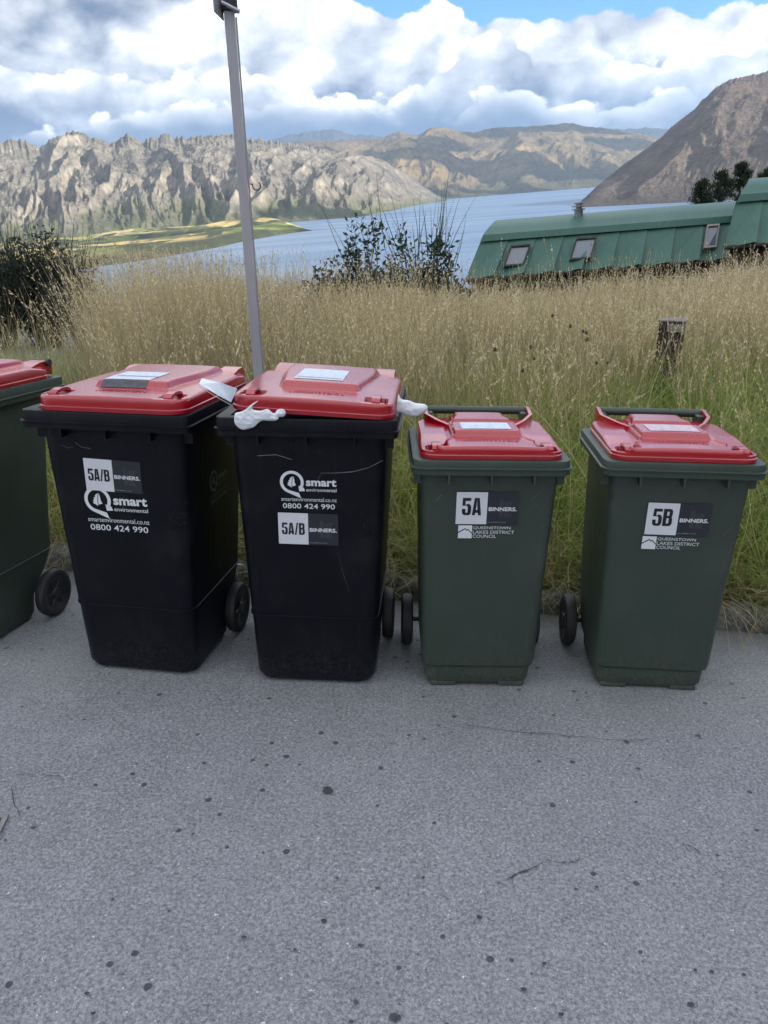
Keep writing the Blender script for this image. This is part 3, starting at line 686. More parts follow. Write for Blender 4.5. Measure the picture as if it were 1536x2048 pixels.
# tall golden stems with seed heads
n = 52000; xy = scatter(n, -9, 9, .6, 9.5, tall_d); x, y = xy.T; z = ground_z(x, y); k = y - KY(x)
L = rng.uniform(.5, .86, n)*(.78 + .5*fbm(x*.6, y*.6, 3, 97)) + .22*sst(k, 1.5, 4.5)*(1 - .6*sst(x, .5, 3))
clump = np.exp(-(((x + 1.55)/.75)**2 + ((y - 6.3)/1.2)**2))
L = L + .95*clump*rng.random(n); L = L*np.where(rng.random(n) < .10, rng.uniform(1.15, 1.5, n), 1)
L = L*(1 - .25*sst(x, .5, 1.5)*sst(-k, -3, -1))*(1 - .27*sst(x/y, -.02, .15)*sst(k, 2.5, 5))
L = np.minimum(L, 1.32 + .12*rng.random(n))
lean = rng.normal(0, .10, (n, 2)) + np.array([.04, -.02]); d = np.concatenate([lean, np.ones((n, 1))], 1) + UPR*0 + np.array([UPR[0], UPR[1], 0])
bend = np.concatenate([rng.normal(0, .10, (n, 2)), -np.abs(rng.normal(0, .03, (n, 1)))], 1)
gmix = np.clip(.30 + .9*(fbm(x*1.1, y*1.1, 3, 99) - .5) + .15*sst(-k, -3, -1), 0, 1)[:, None]
r_ = rng.uniform(.75, 1.25, (n, 1))
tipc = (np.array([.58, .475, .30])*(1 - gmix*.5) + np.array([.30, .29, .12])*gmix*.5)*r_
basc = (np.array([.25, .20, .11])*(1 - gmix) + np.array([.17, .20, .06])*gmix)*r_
base = np.stack([x, y, z - .02], 1)
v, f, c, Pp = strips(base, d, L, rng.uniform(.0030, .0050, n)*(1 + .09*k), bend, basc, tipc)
parts = [(v, f, c)]
# seed heads: slim spikelets round the top fifth of two stems in three
hd = rng.random(n) < .62; idx = np.where(hd)[0]; S = 7
b3, b2 = Pp[idx, 3], Pp[idx, 2]; ax = b3 - b2; ax /= np.linalg.norm(ax, axis=1)[:, None]
hl = L[idx]*rng.uniform(.13, .24, len(idx))
q = rng.uniform(0, 1, (len(idx), S)); fr = b3[:, None] - ax[:, None]*(hl[:, None]*q)[..., None]
dirs = ax[:, None]*.9 + rng.normal(0, .30, (len(idx), S, 3)); dirs /= np.linalg.norm(dirs, axis=2)[..., None]
sl = rng.uniform(.012, .028, (len(idx), S, 1)); A = fr.reshape(-1, 3); Dd = (dirs*sl).reshape(-1, 3)
sd_ = np.cross(Dd, rng.normal(size=Dd.shape)); sd_ /= np.linalg.norm(sd_, axis=1)[:, None] + 1e-9
Bm = A + Dd*.5; wv = .0034*rng.uniform(.7, 1.6, (len(A), 1))
V = np.stack([A, Bm + sd_*wv, A + Dd, Bm - sd_*wv], 1).reshape(-1, 3)
C = np.repeat(np.repeat(tipc[idx]*1.12, S, 0)*rng.uniform(.8, 1.25, (len(A), 1)), 4, 0)
parts.append((V, np.arange(len(V)).reshape(-1, 4), C))
v, f, c = join(parts)
# stouter stems with heavy drooping heads that stand clear of the rest
n2_ = 2600; xy = scatter(n2_, -6, 7, 1.2, 8.5, tall_d); x, y = xy.T; kk = y - KY(x); L2 = rng.uniform(.7, 1.1, n2_)*(1 - .15*sst(x/y, -.02, .15))*(1 - .2*sst(x, .5, 2)*sst(-kk, -3, -1.5)) + .35*np.exp(-(((x + 1.55)/.8)**2 + ((y - 6.3)/1.4)**2))
d2 = np.concatenate([rng.normal(0, .14, (n2_, 2)) + np.array([.03, 0]), np.ones((n2_, 1))], 1); b2_ = np.concatenate([rng.normal(.05, .22, (n2_, 2)), -np.abs(rng.normal(.05, .08, (n2_, 1)))], 1)
c2 = np.array([.66, .57, .40])*rng.uniform(.75, 1.1, (n2_, 1)); vv, ff, cc, PP = strips(np.stack([x, y, ground_z(x, y) - .02], 1), d2, L2, rng.uniform(.004, .007, n2_), b2_, c2*.6, c2, 7)
S2 = 16; ax = PP[:, 6] - PP[:, 5]; ax /= np.linalg.norm(ax, axis=1)[:, None]; q = rng.random((n2_, S2)); A2 = (PP[:, 6][:, None] - ax[:, None]*(q*(L2*.2)[:, None])[..., None]).reshape(-1, 3)
D2 = (ax[:, None] + rng.normal(0, .35, (n2_, S2, 3)) + np.array([0, 0, -.25])).reshape(-1, 3)*rng.uniform(.014, .03, (n2_*S2, 1)); s2v = np.cross(D2, rng.normal(size=D2.shape)); s2v /= np.linalg.norm(s2v, axis=1)[:, None] + 1e-9
V2 = np.stack([A2, A2 + D2*.5 + s2v*.004, A2 + D2, A2 + D2*.5 - s2v*.004], 1).reshape(-1, 3)
v, f, c = join([(v, f, c), (vv, ff, cc), (V2, np.arange(len(V2)).reshape(-1, 4), np.repeat(np.repeat(c2*1.1, S2, 0), 4, 0))])
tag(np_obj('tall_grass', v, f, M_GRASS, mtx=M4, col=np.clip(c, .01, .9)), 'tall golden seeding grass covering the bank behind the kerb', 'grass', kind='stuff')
# green blades beneath
def green_d(x, y, k): return (.35 + .65*sst(fbm(x*.7, y*.7, 3, 111), .3, .6))*(1 - .6*sst(k, 2.5, 6))*clear(x, y, k)
n = 60000; xy = scatter(n, -8, 8, .10, 6.5, green_d); x, y = xy.T; k = y - KY(x); z = ground_z(x, y)
L = rng.uniform(.18, .52, n)*(.45 + .55*sst(k, .1, 1.0))*(1 + .55*sst(x, .2, 1.4)*sst(-k, -3.5, -1.0)) * np.where(rng.random(n) < .15, 1.4, 1)
d = np.concatenate([rng.normal(0, .28, (n, 2)), np.ones((n, 1))], 1); bend = np.concatenate([rng.normal(0, .5, (n, 2)), -rng.uniform(.0, .55, (n, 1))], 1)
g = np.clip(rng.normal(.5, .3, (n, 1)) + .35*(fbm(x, y, 3, 117)[:, None] - .5) + .2*sst(x, .5, 2)[:, None], 0, 1); r_ = rng.uniform(.7, 1.3, (n, 1))
cg = (np.array([.37, .31, .13])*(1 - g) + np.array([.16, .27, .04])*g)*r_
v, f, c, _ = strips(np.stack([x, y, z - .01], 1), d, L, rng.uniform(.004, .009, n), bend, cg*.8, cg*1.15, 5)
tag(np_obj('green_grass', v, f, M_GRASS, mtx=M4, col=np.clip(c, .01, .9)), 'green and straw-coloured grass blades at the foot of the bank', 'grass', kind='stuff')
# long pale stems arching out among the green
n = 2600; xy = scatter(n, -4, 5, .15, 4.5); x, y = xy.T; z = ground_z(x, y)
L = rng.uniform(.45, .95, n); d = np.concatenate([rng.normal(0, .32, (n, 2)), np.ones((n, 1))], 1); bend = np.concatenate([rng.normal(0, .35, (n, 2)), -rng.uniform(0, .35, (n, 1))], 1)
cg = np.array([.50, .44, .27])*rng.uniform(.7, 1.2, (n, 1)); v, f, c, _ = strips(np.stack([x, y, z - .01], 1), d, L, rng.uniform(.0035, .006, n), bend, cg*.7, cg*1.1, 7)
tag(np_obj('straw_stems', v, f, M_GRASS, mtx=M4, col=np.clip(c, .01, .9)), 'long pale straw stems arching out of the green grass behind the bins', 'grass', kind='stuff')
# matted straw spilling over the kerb
n = 15000; x = rng.uniform(-2.6, 2.9, n); k = .08 + np.abs(rng.normal(0, .28, n)); y = KY(x) + k; z = ground_z(x, y)
L = rng.uniform(.10, .34, n); d = np.concatenate([rng.normal(0, .7, (n, 1)), rng.normal(-.35, .5, (n, 1)), rng.uniform(.25, .9, (n, 1))], 1)
bend = np.concatenate([rng.normal(0, .4, (n, 2)), -rng.uniform(.3, .9, (n, 1))], 1)
g = (rng.random((n, 1)) < .45); r_ = rng.uniform(.6, 1.3, (n, 1))
cg = np.where(g, np.array([.15, .20, .05]), np.array([.36, .30, .165]))*r_
v, f, c, Pp = strips(np.stack([x, y, z], 1), d, L, rng.uniform(.003, .006, n), bend, cg*.7, cg*1.1, 5)
V = v.reshape(-1, 5, 2, 3); floor_ = np.where(V[..., 1] > KY(V[..., 0]) + .0, .075, .012); V[..., 2] = np.maximum(V[..., 2], floor_)
tag(np_obj('matted_straw', V.reshape(-1, 3), f, M_GRASS, mtx=M4, col=np.clip(c, .01, .9)), 'matted straw and grass hanging over the edge of the kerb', 'straw', kind='stuff')
# grey-green tussock at the side of the clearing
n = 5200; x = rng.normal(-2.05, .42, n); y = rng.normal(6.6, .7, n); z = ground_z(x, y)
L = rng.uniform(.25, .6, n); d = np.concatenate([rng.normal(0, .45, (n, 2)), np.ones((n, 1))], 1); bend = np.concatenate([rng.normal(0, .5, (n, 2)), -rng.uniform(0, .5, (n, 1))], 1)
cg = np.array([.24, .25, .17])*rng.uniform(.6, 1.3, (n, 1)); v, f, c, _ = strips(np.stack([x, y, z - .01], 1), d, L, rng.uniform(.004, .007, n), bend, cg*.7, cg*1.1, 5)
tag(np_obj('tussock_grass', v, f, M_GRASS, mtx=M4, col=c), 'grey-green tussock grass between the gravel clearing and the bins', 'grass', kind='stuff')
# dark knapweed heads
M_STRAW = plain('straw', (.30, .26, .15), .8, .2)
for i in range(11):
    px, py = random.gauss(1095, 60), random.gauss(690, 30); p = road_y(px, py, random.uniform(4.1, 4.8)); gz_ = float(ground_z(p[0], p[1]))
    if p[2] - gz_ < .12: continue
    e = empty('knapweed', road_mtx(p[0], p[1], gz_)); tag(e, 'dark round knapweed seed head on a thin stem in the grass', 'weed', 'knapweed heads in the grass'); h = p[2] - gz_
    s_ = MB(); s_.tube([(0, 0, -.02), (random.gauss(0, .02), 0, h*.6), (0, 0, h)], .0018, 4); s_.build('stem', M_STRAW, e)
    rr = random.uniform(.008, .0115); hd_ = MB(); hd_.loft([[(rr*r2*math.cos(t), rr*r2*math.sin(t), h + rr*z2) for t in np.linspace(0, 6.283, 9)[:-1]] for r2, z2 in ((.3, -.3), (.9, .3), (1, .9), (.75, 1.6), (.5, 2.0))]); hd_.build('seed_head', M_BARK, e, True)
# weeds and stones in the gutter
def tuft(px, py, nb, h, label):
    p = road_at(px, py); n = nb; x = rng.normal(0, .035, n); y = rng.normal(0, .018, n)
    d = np.concatenate([rng.normal(0, .45, (n, 2)), np.ones((n, 1))], 1); bend = np.concatenate([rng.normal(0, .3, (n, 2)), -rng.uniform(0, .4, (n, 1))], 1)
    g = rng.random((n, 1)); cg = (np.array([.30, .27, .12])*(1 - g) + np.array([.13, .17, .05])*g)
    v, f, c, _ = strips(np.stack([x, y, np.full(n, -.002)], 1), d, rng.uniform(.4, 1, n)*h, np.full(n, .004), bend, cg*.8, cg, 4)
    tag(np_obj('weed_tuft', v, f, M_GRASS, mtx=road_mtx(p[0], p[1]), col=c), label, 'weed', kind='stuff')
tuft(1505, 1258, 170, .055, 'small grassy weed tuft growing at the edge of the road'); tuft(1560, 1262, 200, .06, 'thicker weed tuft at the road edge beside the small one')
M_STONE = plain('dirt_stone', (.10, .09, .085), .95, .15, var=.5, scale=25)
def stone(x, y, z, r, label, m=M_STONE):
    u, w_ = 9, 7; V = []
    for i in range(w_):
        for j in range(u):
            th, ph = math.pi*i/(w_ - 1), 2*math.pi*j/u; q = r*(.7 + .5*random.random()); V.append((q*math.sin(th)*math.cos(ph)*1.25, q*math.sin(th)*math.sin(ph), q*.6*math.cos(th)))
    F = [(i*u + j, i*u + (j + 1) % u, (i + 1)*u + (j + 1) % u, (i + 1)*u + j)[::-1] for i in range(w_ - 1) for j in range(u)]
    o = mesh_obj('stone', V, F, m, None, 60, road_mtx(x, y, z + r*.25, random.random()*6)); tag(o, label, 'stone', 'loose stones along the kerb'); return o
for px, py, r in ((1518, 1183, .032), (1468, 1180, .022), (1490, 1186, .016), (1536, 1195, .026), (1500, 1215, .014), (1128, 1182, .02), (1100, 1188, .014), (1142, 1196, .012), (820, 1172, .014), (800, 1180, .012), (468, 1150, .02), (1527, 1210, .018)):
    p = road_at(px, py, .02); k_ = p[1] - float(KY(p[0])); stone(p[0], p[1], .08 if k_ > .0 else .0, r, 'small grey-brown stone in the dirt along the kerb')
def leaf_thing(px, py, z, c, s, label):
    p = road_at(px, py, z); v = [(-s, 0, 0), (-.3*s, .45*s, .3*s), (.6*s, .3*s, .25*s), (s, 0, .05*s), (.4*s, -.4*s, .2*s), (-.4*s, -.35*s, .15*s), (0, 0, -.05*s)]
    V = v + [(a, b, c_ + .0015) for a, b, c_ in v]
    F = [(6, i, (i + 1) % 6) for i in range(6)] + [(13, 7 + (i + 1) % 6, 7 + i) for i in range(6)] + [(i, 7 + i, 7 + (i + 1) % 6, (i + 1) % 6) for i in range(6)]
    tag(mesh_obj('dead_leaf', V, F, plain('dead_leaf', c, .8, .2), None, False, road_mtx(p[0], p[1], z, random.random()*6)), label, 'leaf')
leaf_thing(1528, 1150, .12, (.16, .06, .035), .035, 'curled rust-brown dead leaf lying on the kerb straw')
leaf_thing(474, 1132, .10, (.45, .46, .42), .035, 'pale curled dead leaf on the kerb between the two black bins')
# rusty service cover in the road
cv = road_at(-12, 1655); th = math.atan2(*(road_at(16, 1636) - road_at(0, 1668))[[1, 0]])
M_RUST = plain('rusty_iron', (.135, .09, .08), .8, .3, .3, var=.3, scale=30); M_CRIM = plain('cover_frame', (.25, .25, .25), .7, .3, .4, var=.3, scale=30)
cr_ = road_at(17, 1637); sc_ = empty('service_cover', road_mtx(cr_[0], cr_[1], .003, th - math.pi/2)); tag(sc_, 'rust-brown iron service cover set flush into the asphalt', 'cover')
MB().box(-.36, -.012, -.42, -.006, 0, .004).build('plate', M_RUST, sc_)
for b_ in ((-.37, 0, -.0055, .006, 0, .006), (-.0115, 0, -.43, -.006, 0, .006)): MB().box(*b_).build('frame', M_CRIM, sc_)

# ------------------------------------------------------------------ wheelie bins
BLACK = plastic('black_plastic', (.0024, .0032, .0066), (.055, .057, .062), .44, .32, spec=.22)
GREEN = plastic('green_plastic', (.029, .046, .034), (.14, .148, .125), .46, .28)
RED = plastic('red_plastic', (.31, .0015, .009), (.33, .05, .05), .22, .08, low=False, bmp=.05, spec=.65)
RED.node_tree.nodes['Principled BSDF'].inputs['Coat Weight'].default_value = .4; RED.node_tree.nodes['Principled BSDF'].inputs['Coat Roughness'].default_value = .16
RUBBER = plastic('rubber', (.012, .012, .014), (.09, .09, .09), .6, .5, low=False)
HUB = plastic('hub_plastic', (.009, .010, .013), (.07, .07, .07), .45, .3, low=False)
WHITE = plain('white_print', (.64, .66, .69), .5, .4, var=.05); PALE = plain('worn_print', (.30, .32, .35), .6, .3, var=.35, scale=60)
STW = plain('sticker_white', (.60, .62, .66), .35, .5, var=.05); STD = plain('sticker_dark', (.022, .024, .033), .32, .5, var=.1)
INK = plain('black_ink', (.012, .014, .02), .4, .4, var=.1); FAINT = plain('faint_print', (.06, .063, .072), .35, .5, var=.1)
GHOST = plain('ghost_print', (.13, .14, .13), .5, .4, var=.3, scale=40)
LBL = plain('lid_label', (.50, .56, .64), .4, .5, var=.25, scale=55); LBLD = plain('lid_label_strip', (.045, .05, .06), .4, .5, var=.5, scale=50)
def text_mesh(body, h, w=None, off=0., shear=0., space=1.):
    c = bpy.data.curves.new('t', 'FONT'); c.body = body; c.size = 1; c.offset = off; c.shear = shear; c.space_character = space; c.resolution_u = 3; c.fill_mode = 'FRONT'
    o = bpy.data.objects.new('t', c); COL.objects.link(o); bpy.context.view_layer.update()
    me = bpy.data.meshes.new_from_object(o.evaluated_get(bpy.context.evaluated_depsgraph_get())); bpy.data.objects.remove(o); bpy.data.curves.remove(c)
    n = len(me.vertices); co = np.zeros(n*3, np.float32); me.vertices.foreach_get('co', co); co = co.reshape(-1, 3)
    lo, hi = co.min(0), co.max(0); co -= lo; co[:, 1] *= h/(hi[1] - lo[1]); co[:, 0] *= (w/(hi[0] - lo[0])) if w else h/(hi[1] - lo[1])
    me.vertices.foreach_set('co', co.ravel()); me.update(); return me
def text(name, body, h, w, m, parent, mtx, **kw):
    me = text_mesh(body, h, w, **kw); me.materials.append(m); me.name = name
    o = bpy.data.objects.new(name, me); COL.objects.link(o); o.parent = parent; o.matrix_local = mtx; return o
BIG = dict(W=.571, H=.956, rh=.056, bw=.415, tw=.49, fo=.089, ft=.040, rd=.70, bd=.36, td=.64, wx=.235, wy=.47, lid=(-.232, .268, .012, .645), cr=.05)
SML = dict(W=.500, H=.837, rh=.046, bw=.359, tw=.432, fo=.104, ft=.034, rd=.51, bd=.30, td=.47, wx=.238, wy=.43, lid=(-.217, .220, .020, .475), cr=.035)
def lid_mesh(rect, big):
    x0, x1, y0, y1 = rect; cx, cy = (x0 + x1)/2, (y0 + y1)/2; hw = (x1 - x0)/2; R = .062 if big else .05
    H0 = .045 if big else .035
    def zf(x, y):
        x = np.asarray(x) - cx; u = np.abs(x)
        if big:
            z = H0 + .004*(1 - (x/hw)**2) + .004*sst(y, .02, .30)
            pw = .135 + .035*sst(y, .15, .5)
            z = z + .021*sst(pw - u, 0, .022)*sst(y, .165, .20)*sst(-y, -.615, -.58)
            z = z - .026*sst(u, .155, .163)*sst(-u, -.228, -.22)*sst(y, .040, .047)*sst(-y, -.112, -.105)
            z = z - .012*sst(u, .19, .25)*sst(y, .5, .62)
        else:
            ce = .115 + .075*sst(y, .02, .10)*0 + .055*sst(-y, -.16, -.02) - .02*sst(y, .28, .44)   # curved crease either side
            z = H0 + .006*(1 - (x/hw)**2)
            z = z - .011*sst(u - ce, 0, .008) + .006*np.exp(-((u - ce)/.006)**2)
            mid = sst(ce - u, .004, .012)
            z = z + mid*(.019*sst(y, .150, .172) - .009*sst(y, .30, .315) + .010*sst(y, .335, .35))
            z = z - .022*sst(u, .135, .142)*sst(-u, -.205, -.20)*sst(y, .036, .042)*sst(-y, -.098, -.092)
            z = z + .010*sst(u - ce, .0, .02)*sst(y, .1, .25)
        return z
    ol = np.array(rrect(x0, x1, y0, y1, R, 14)); seg = []
    for i in range(len(ol)):                                    # even out the outline
        a, b = ol[i], ol[(i + 1) % len(ol)]; n = max(1, int(np.linalg.norm(b - a)/.007)); seg += [a + (b - a)*t/n for t in range(n)]
    ol = np.array(seg); c = np.array([cx, cy]); nrm = ol - c; nrm /= np.linalg.norm(nrm, axis=1)[:, None]
    rings = [np.c_[ol + nrm*.003, np.full(len(ol), .0)], np.c_[ol + nrm*.004, np.full(len(ol), .012)], np.c_[ol + nrm*.0005, np.full(len(ol), .0145)]]
    ztop = zf(ol[:, 0], ol[:, 1])
    for i_, f_ in ((.0, .70), (.0025, .86), (.006, .95)): rings.append(np.c_[ol - nrm*i_, .0145 + (ztop - .0145)*f_])
    for s_ in list(np.linspace(.955, .02, 62)):
        q = c + (ol - c)*s_; rings.append(np.c_[q, zf(q[:, 0], q[:, 1])])
    V = np.concatenate(rings); n = len(ol); m = len(rings); i = np.arange(m - 1)[:, None]*n; j = np.arange(n)[None]; jn = (j + 1) % n
    F = np.stack([(i + j).ravel(), (i + jn).ravel(), (i + n + jn).ravel(), (i + n + j).ravel()], 1)
    return V, F, zf
def make_bin(name, label, d, bm, x, y, yaw, big, lidrot=0., lidz=0., group='bins lined up along the kerb'):
    root = empty(name, road_mtx(x, y, .002, yaw)); tag(root, label, 'bin', group)
    W, H, rh, fo, ft, zt = d['W'], d['H'], d['rh'], d['fo'], d['ft'], d['H'] - d['rh']
    # body
    rings = []
    zs = [(0, .022), (.008, .009), (.028, 0)]
    if big: zs += [(.10, 0), (.20, 0), (.255, 0), (.2565, -.004), (.262, -.004), (.2635, -.001), (.36, -.001), (.6, -.001), (.8, -.001), (zt - .02, 0), (zt + .01, 0)]
    else: zs += [(.06, 0), (.078, 0), (.090, -.009), (.11, -.010), (.22, -.008), (.4, -.004), (.6, -.002), (zt - .02, 0), (zt + .01, 0)]
    for z, ins in zs:
        t = z/zt; hw = (d['bw'] + (d['tw'] - d['bw'])*t)/2 - ins; yf = fo + (ft - fo)*t + ins
        rb = fo + d['bd'] + (.13 if big else .10)*sst(z, .07, .27); rr = float(rb + (d['td'] - rb)*t*t) - ins
        rings.append([(px, py, z) for px, py in rrect(-hw, hw, yf, rr, d['cr'] if z > .1 else d['cr']*1.05, 7)])
    body = MB().loft(rings).build('body', bm, root, 30)
    if not big:                                                  # moulded feet at the front corners
        for sx in (-1, 1):
            MB().box(sx*.118 - .045, sx*.118 + .045, fo + .003, fo + .03, -.001, .018, .004).build('foot', bm, root, True)
    # collar
    prof = [(.030, zt), (.004, zt - .0), (.0035, zt + .017), (-.0015, zt + .0185), (-.002, zt + .022), (.005, zt + .0245), (.0055, H - .006), (.007, H - .001), (.011, H), (.045, H - .001), (.050, H - .02)]
    rg = [[(px, py, z) for px, py in rrect(-W/2 + i, W/2 - i, i, d['rd'] - i, max(.006, (.026 if big else .04) - i*.4), 3 if not big else 5)] for i, z in prof]
    MB().loft(rg, False, False).build('collar', bm, root, 28)
    for sx in (-.15, 0, .15):                                    # gussets under the collar
        MB().box(sx*W/.571 - .003, sx*W/.571 + .003, ft - .03, ft + .01, zt - .03, zt + .004).build('gusset', bm, root)
    for sx in (-1, 1):
        MB().box(min(sx*(d['tw']/2 - .02), sx*(d['tw']/2 + .022)), max(sx*(d['tw']/2 - .02), sx*(d['tw']/2 + .022)), .07, .076, zt - .045, zt + .004).build('gusset', bm, root)
    # lid
    V, F, zf = lid_mesh(d['lid'], big); x0, x1, y0, y1 = d['lid']; cx = (x0 + x1)/2
    lm = Matrix.Translation((cx, y1, H + .001 + lidz)) @ Matrix.Rotation(lidrot, 4, 'Y') @ Matrix.Translation((-cx, -y1, 0))
    lid = np_obj('lid', V, F, RED, root, True, lm); lid.data.set_sharp_from_angle(angle=R_(32))
    for sx in (-1, 1):
        gx = cx + sx*(.192 if big else .172); gw = .013
        g = MB(); ys = np.linspace(.030, .122, 9) if big else np.linspace(.026, .108, 9)
        top = [(yy, float(zf(gx + sx*.06, yy)) + (.012 if big else .010)*math.sin(math.pi*i/8)**.5 + (.004 if big else .008)) for i, yy in enumerate(ys)]
        g.loft([[(gx - gw, a, b - .009), (gx + gw, a, b - .009), (gx + gw, a, b), (gx - gw, a, b)] for a, b in top]); g.build('grip', RED, lid, True)
        # hinge ears reaching back to the handle bar
        if big:
            e = MB(); ex = cx + sx*.185
            e.loft([[(ex - .035, yy, b), (ex + .035, yy, b), (ex + .035, yy, t_), (ex - .035, yy, t_)] for yy, b, t_ in ((.55, .03, .046), (.61, .03, .060), (.655, .02, .062), (.68, .005, .04))]); e.build('hinge_ear', RED, lid, 40)
        else:
            e = MB(); wv = .006
            P_ = [(.112, .325, .033, .044), (.150, .37, .030, .052), (.185, .44, .028, .060), (.186, .505, .026, .072), (.186, .54, .034, .070)]
            e.loft([[(cx + sx*(a - wv), yy, b), (cx + sx*(a + wv), yy, b), (cx + sx*(a + wv), yy, t_), (cx + sx*(a - wv), yy, t_)] for a, yy, b, t_ in P_]); e.build('hinge_ear', RED, lid, 40)
    emb = MB()
    for row in range(2):
        q = cx - (.085 if row else .07)
        while q < cx + (.085 if row else .07):
            w_ = random.uniform(.003, .008); yy = (.105 if big else .095) + .016*(1 - row); z_ = float(zf(q, yy)); emb.box(q, q + w_, yy, yy + .008, z_ - .002, z_ + .0016); q += w_ + random.uniform(.003, .008)
    emb.build('embossing', RED, lid)
    # handle bar
    hb_ = MB()
    if big: hb_.tube([(-.2, .70, H + .03), (.2, .70, H + .03)], .014, 12)
    else:
        bz = H + .058; hb_.tube([(-.182, .525, bz), (.182, .525, bz)], .0145, 14)
        for q in (-.075, .075): hb_.tube([(q - .002, .525, bz), (q + .002, .525, bz)], .0165, 14)
        for q in (-.17, .17): hb_.box(q - .012, q + .012, .47, .53, H - .05, bz, .003)
    hb_.build('handle_bar', bm, root, True)
    # wheels
    rw = .098
    for sx in (-1, 1):
        wm = Matrix.Translation((sx*d['wx'], d['wy'], rw + .0))
        hubp = [(.012, .0), (.018, .022), (.012, .026), (.009, .05), (.014, .066), (.017, .07)]
        def lathe(pr, n=36): return [[(a, r*math.cos(t), r*math.sin(t)) for t in (2*math.pi*k/n for k in range(n))] for a, r in pr]
        w_ = MB(); w_.loft(lathe([(.02, .004), (.02, .02), (.012, .024), (.009, .05), (.016, .066), (.018, .072), (-.018, .072), (-.016, .066), (-.009, .05), (-.012, .024), (-.02, .02), (-.02, .004)]))
        for k in range(6):
            a = k*math.pi/3; c_, s_ = math.cos(a), math.sin(a)
            for sd2 in (-1, 1):
                w_.add([(sd2*.0095, c_*.02 - s_*.006, s_*.02 + c_*.006), (sd2*.0095, c_*.02 + s_*.006, s_*.02 - c_*.006), (sd2*.0095, c_*.068 + s_*.005, s_*.068 - c_*.005), (sd2*.0095, c_*.068 - s_*.005, s_*.068 + c_*.005),
                        (sd2*.0155, c_*.02 - s_*.004, s_*.02 + c_*.004), (sd2*.0155, c_*.02 + s_*.004, s_*.02 - c_*.004), (sd2*.0155, c_*.068 + s_*.003, s_*.068 - c_*.003), (sd2*.0155, c_*.068 - s_*.003, s_*.068 + c_*.003)], [(4, 5, 6, 7), (0, 1, 5, 4), (1, 2, 6, 5), (2, 3, 7, 6), (3, 0, 4, 7)])
        wo_ = w_.build('wheel', HUB, root, 30, wm)
        MB().loft(lathe([(-.019, .0715), (-.021, .076), (-.021, .088), (-.017, .095), (-.008, .098), (.008, .098), (.017, .095), (.021, .088), (.021, .076), (.019, .0715)]), False, False).build('tyre', RUBBER, wo_, 30)
    MB().tube([(-d['wx'], d['wy'], rw), (d['wx'], d['wy'], rw)], .010, 10).build('axle', HUB, root, True)
    # frame of the front face for prints
    v = Vector((0, ft - fo, zt)); L_ = v.length; v.normalize(); nn = Vector((0, -v.z, v.y))
    ins = -.001 if big else -.004
    FM = Matrix([[1, v[0], nn[0], 0], [0, v[1], nn[1], fo], [0, v[2], nn[2], 0], [0, 0, 0, 1]])
    root_face = lambda px, s_, off: FM @ Matrix.Translation((px, s_, off))
    return root, root_face, lid, zf, lm
def T2(x, y, z=0., rot=0.): return Matrix.Translation((x, y, z)) @ Matrix.Rotation(rot, 4, 'Z')
def quad(name, w, h, m, parent, mtx, th=.0006):
    return MB().box(0, w, 0, h, 0, th).build(name, m, parent, False, mtx)
GLY = {  # heavy condensed capitals as non-overlapping pieces in a unit box
 '5': [[(.02, .55), (.36, .55), (.36, .83), (.96, .83), (.96, 1), (.06, 1)], [(.36, .55), (.40, .60), (.62, .67), (.86, .62), (1, .48), (.62, .48), (.58, .53), (.44, .53), (.36, .47), (.36, .55)][:6] + [(.5, .55)],
       [(.62, .48), (1, .48), (1, .20), (.62, .20)], [(.62, .20), (1, .20), (.94, .08), (.78, 0), (.24, 0), (.06, .08), (0, .20), (.38, .20), (.42, .14), (.58, .14)], [(0, .20), (.38, .20), (.38, .36), (0, .36)]],
 'A': [[(0, 0), (.33, 0), (.46, .55), (.50, 1), (.24, 1)], [(.67, 0), (1, 0), (.76, 1), (.50, 1), (.54, .55)], [(.362, .14), (.638, .14), (.595, .31), (.405, .31)]],
 'B': [[(0, 0), (.38, 0), (.38, 1), (0, 1)], [(.38, .84), (.62, .84), (.62, 1), (.38, 1)], [(.62, 1), (.62, .62), (.90, .53), (.97, .66), (.97, .86), (.86, .97)], [(.38, .46), (.62, .46), (.62, .60), (.38, .60)],
       [(.62, .0), (.88, .03), (1, .16), (1, .38), (.90, .53), (.62, .62)], [(.38, 0), (.62, 0), (.62, .16), (.38, .16)]],
 '/': [[(0, -.02), (.42, -.02), (1, 1.02), (.58, 1.02)]]}
def block_code(code, h, w, parent, mtx):
    wd = {'/': .62}; tot = sum(wd.get(c, 1) for c in code) + .10*(len(code) - 1); k = w/tot; x = 0; g = MB()
    for c in code:
        cw = wd.get(c, 1)*k
        for P in GLY[c]: g.add([(x + a*cw, b*h, 0) for a, b in P], [tuple(range(len(P)))])
        x += cw + .10*k
    g.build('lettering', INK, parent, False, mtx)
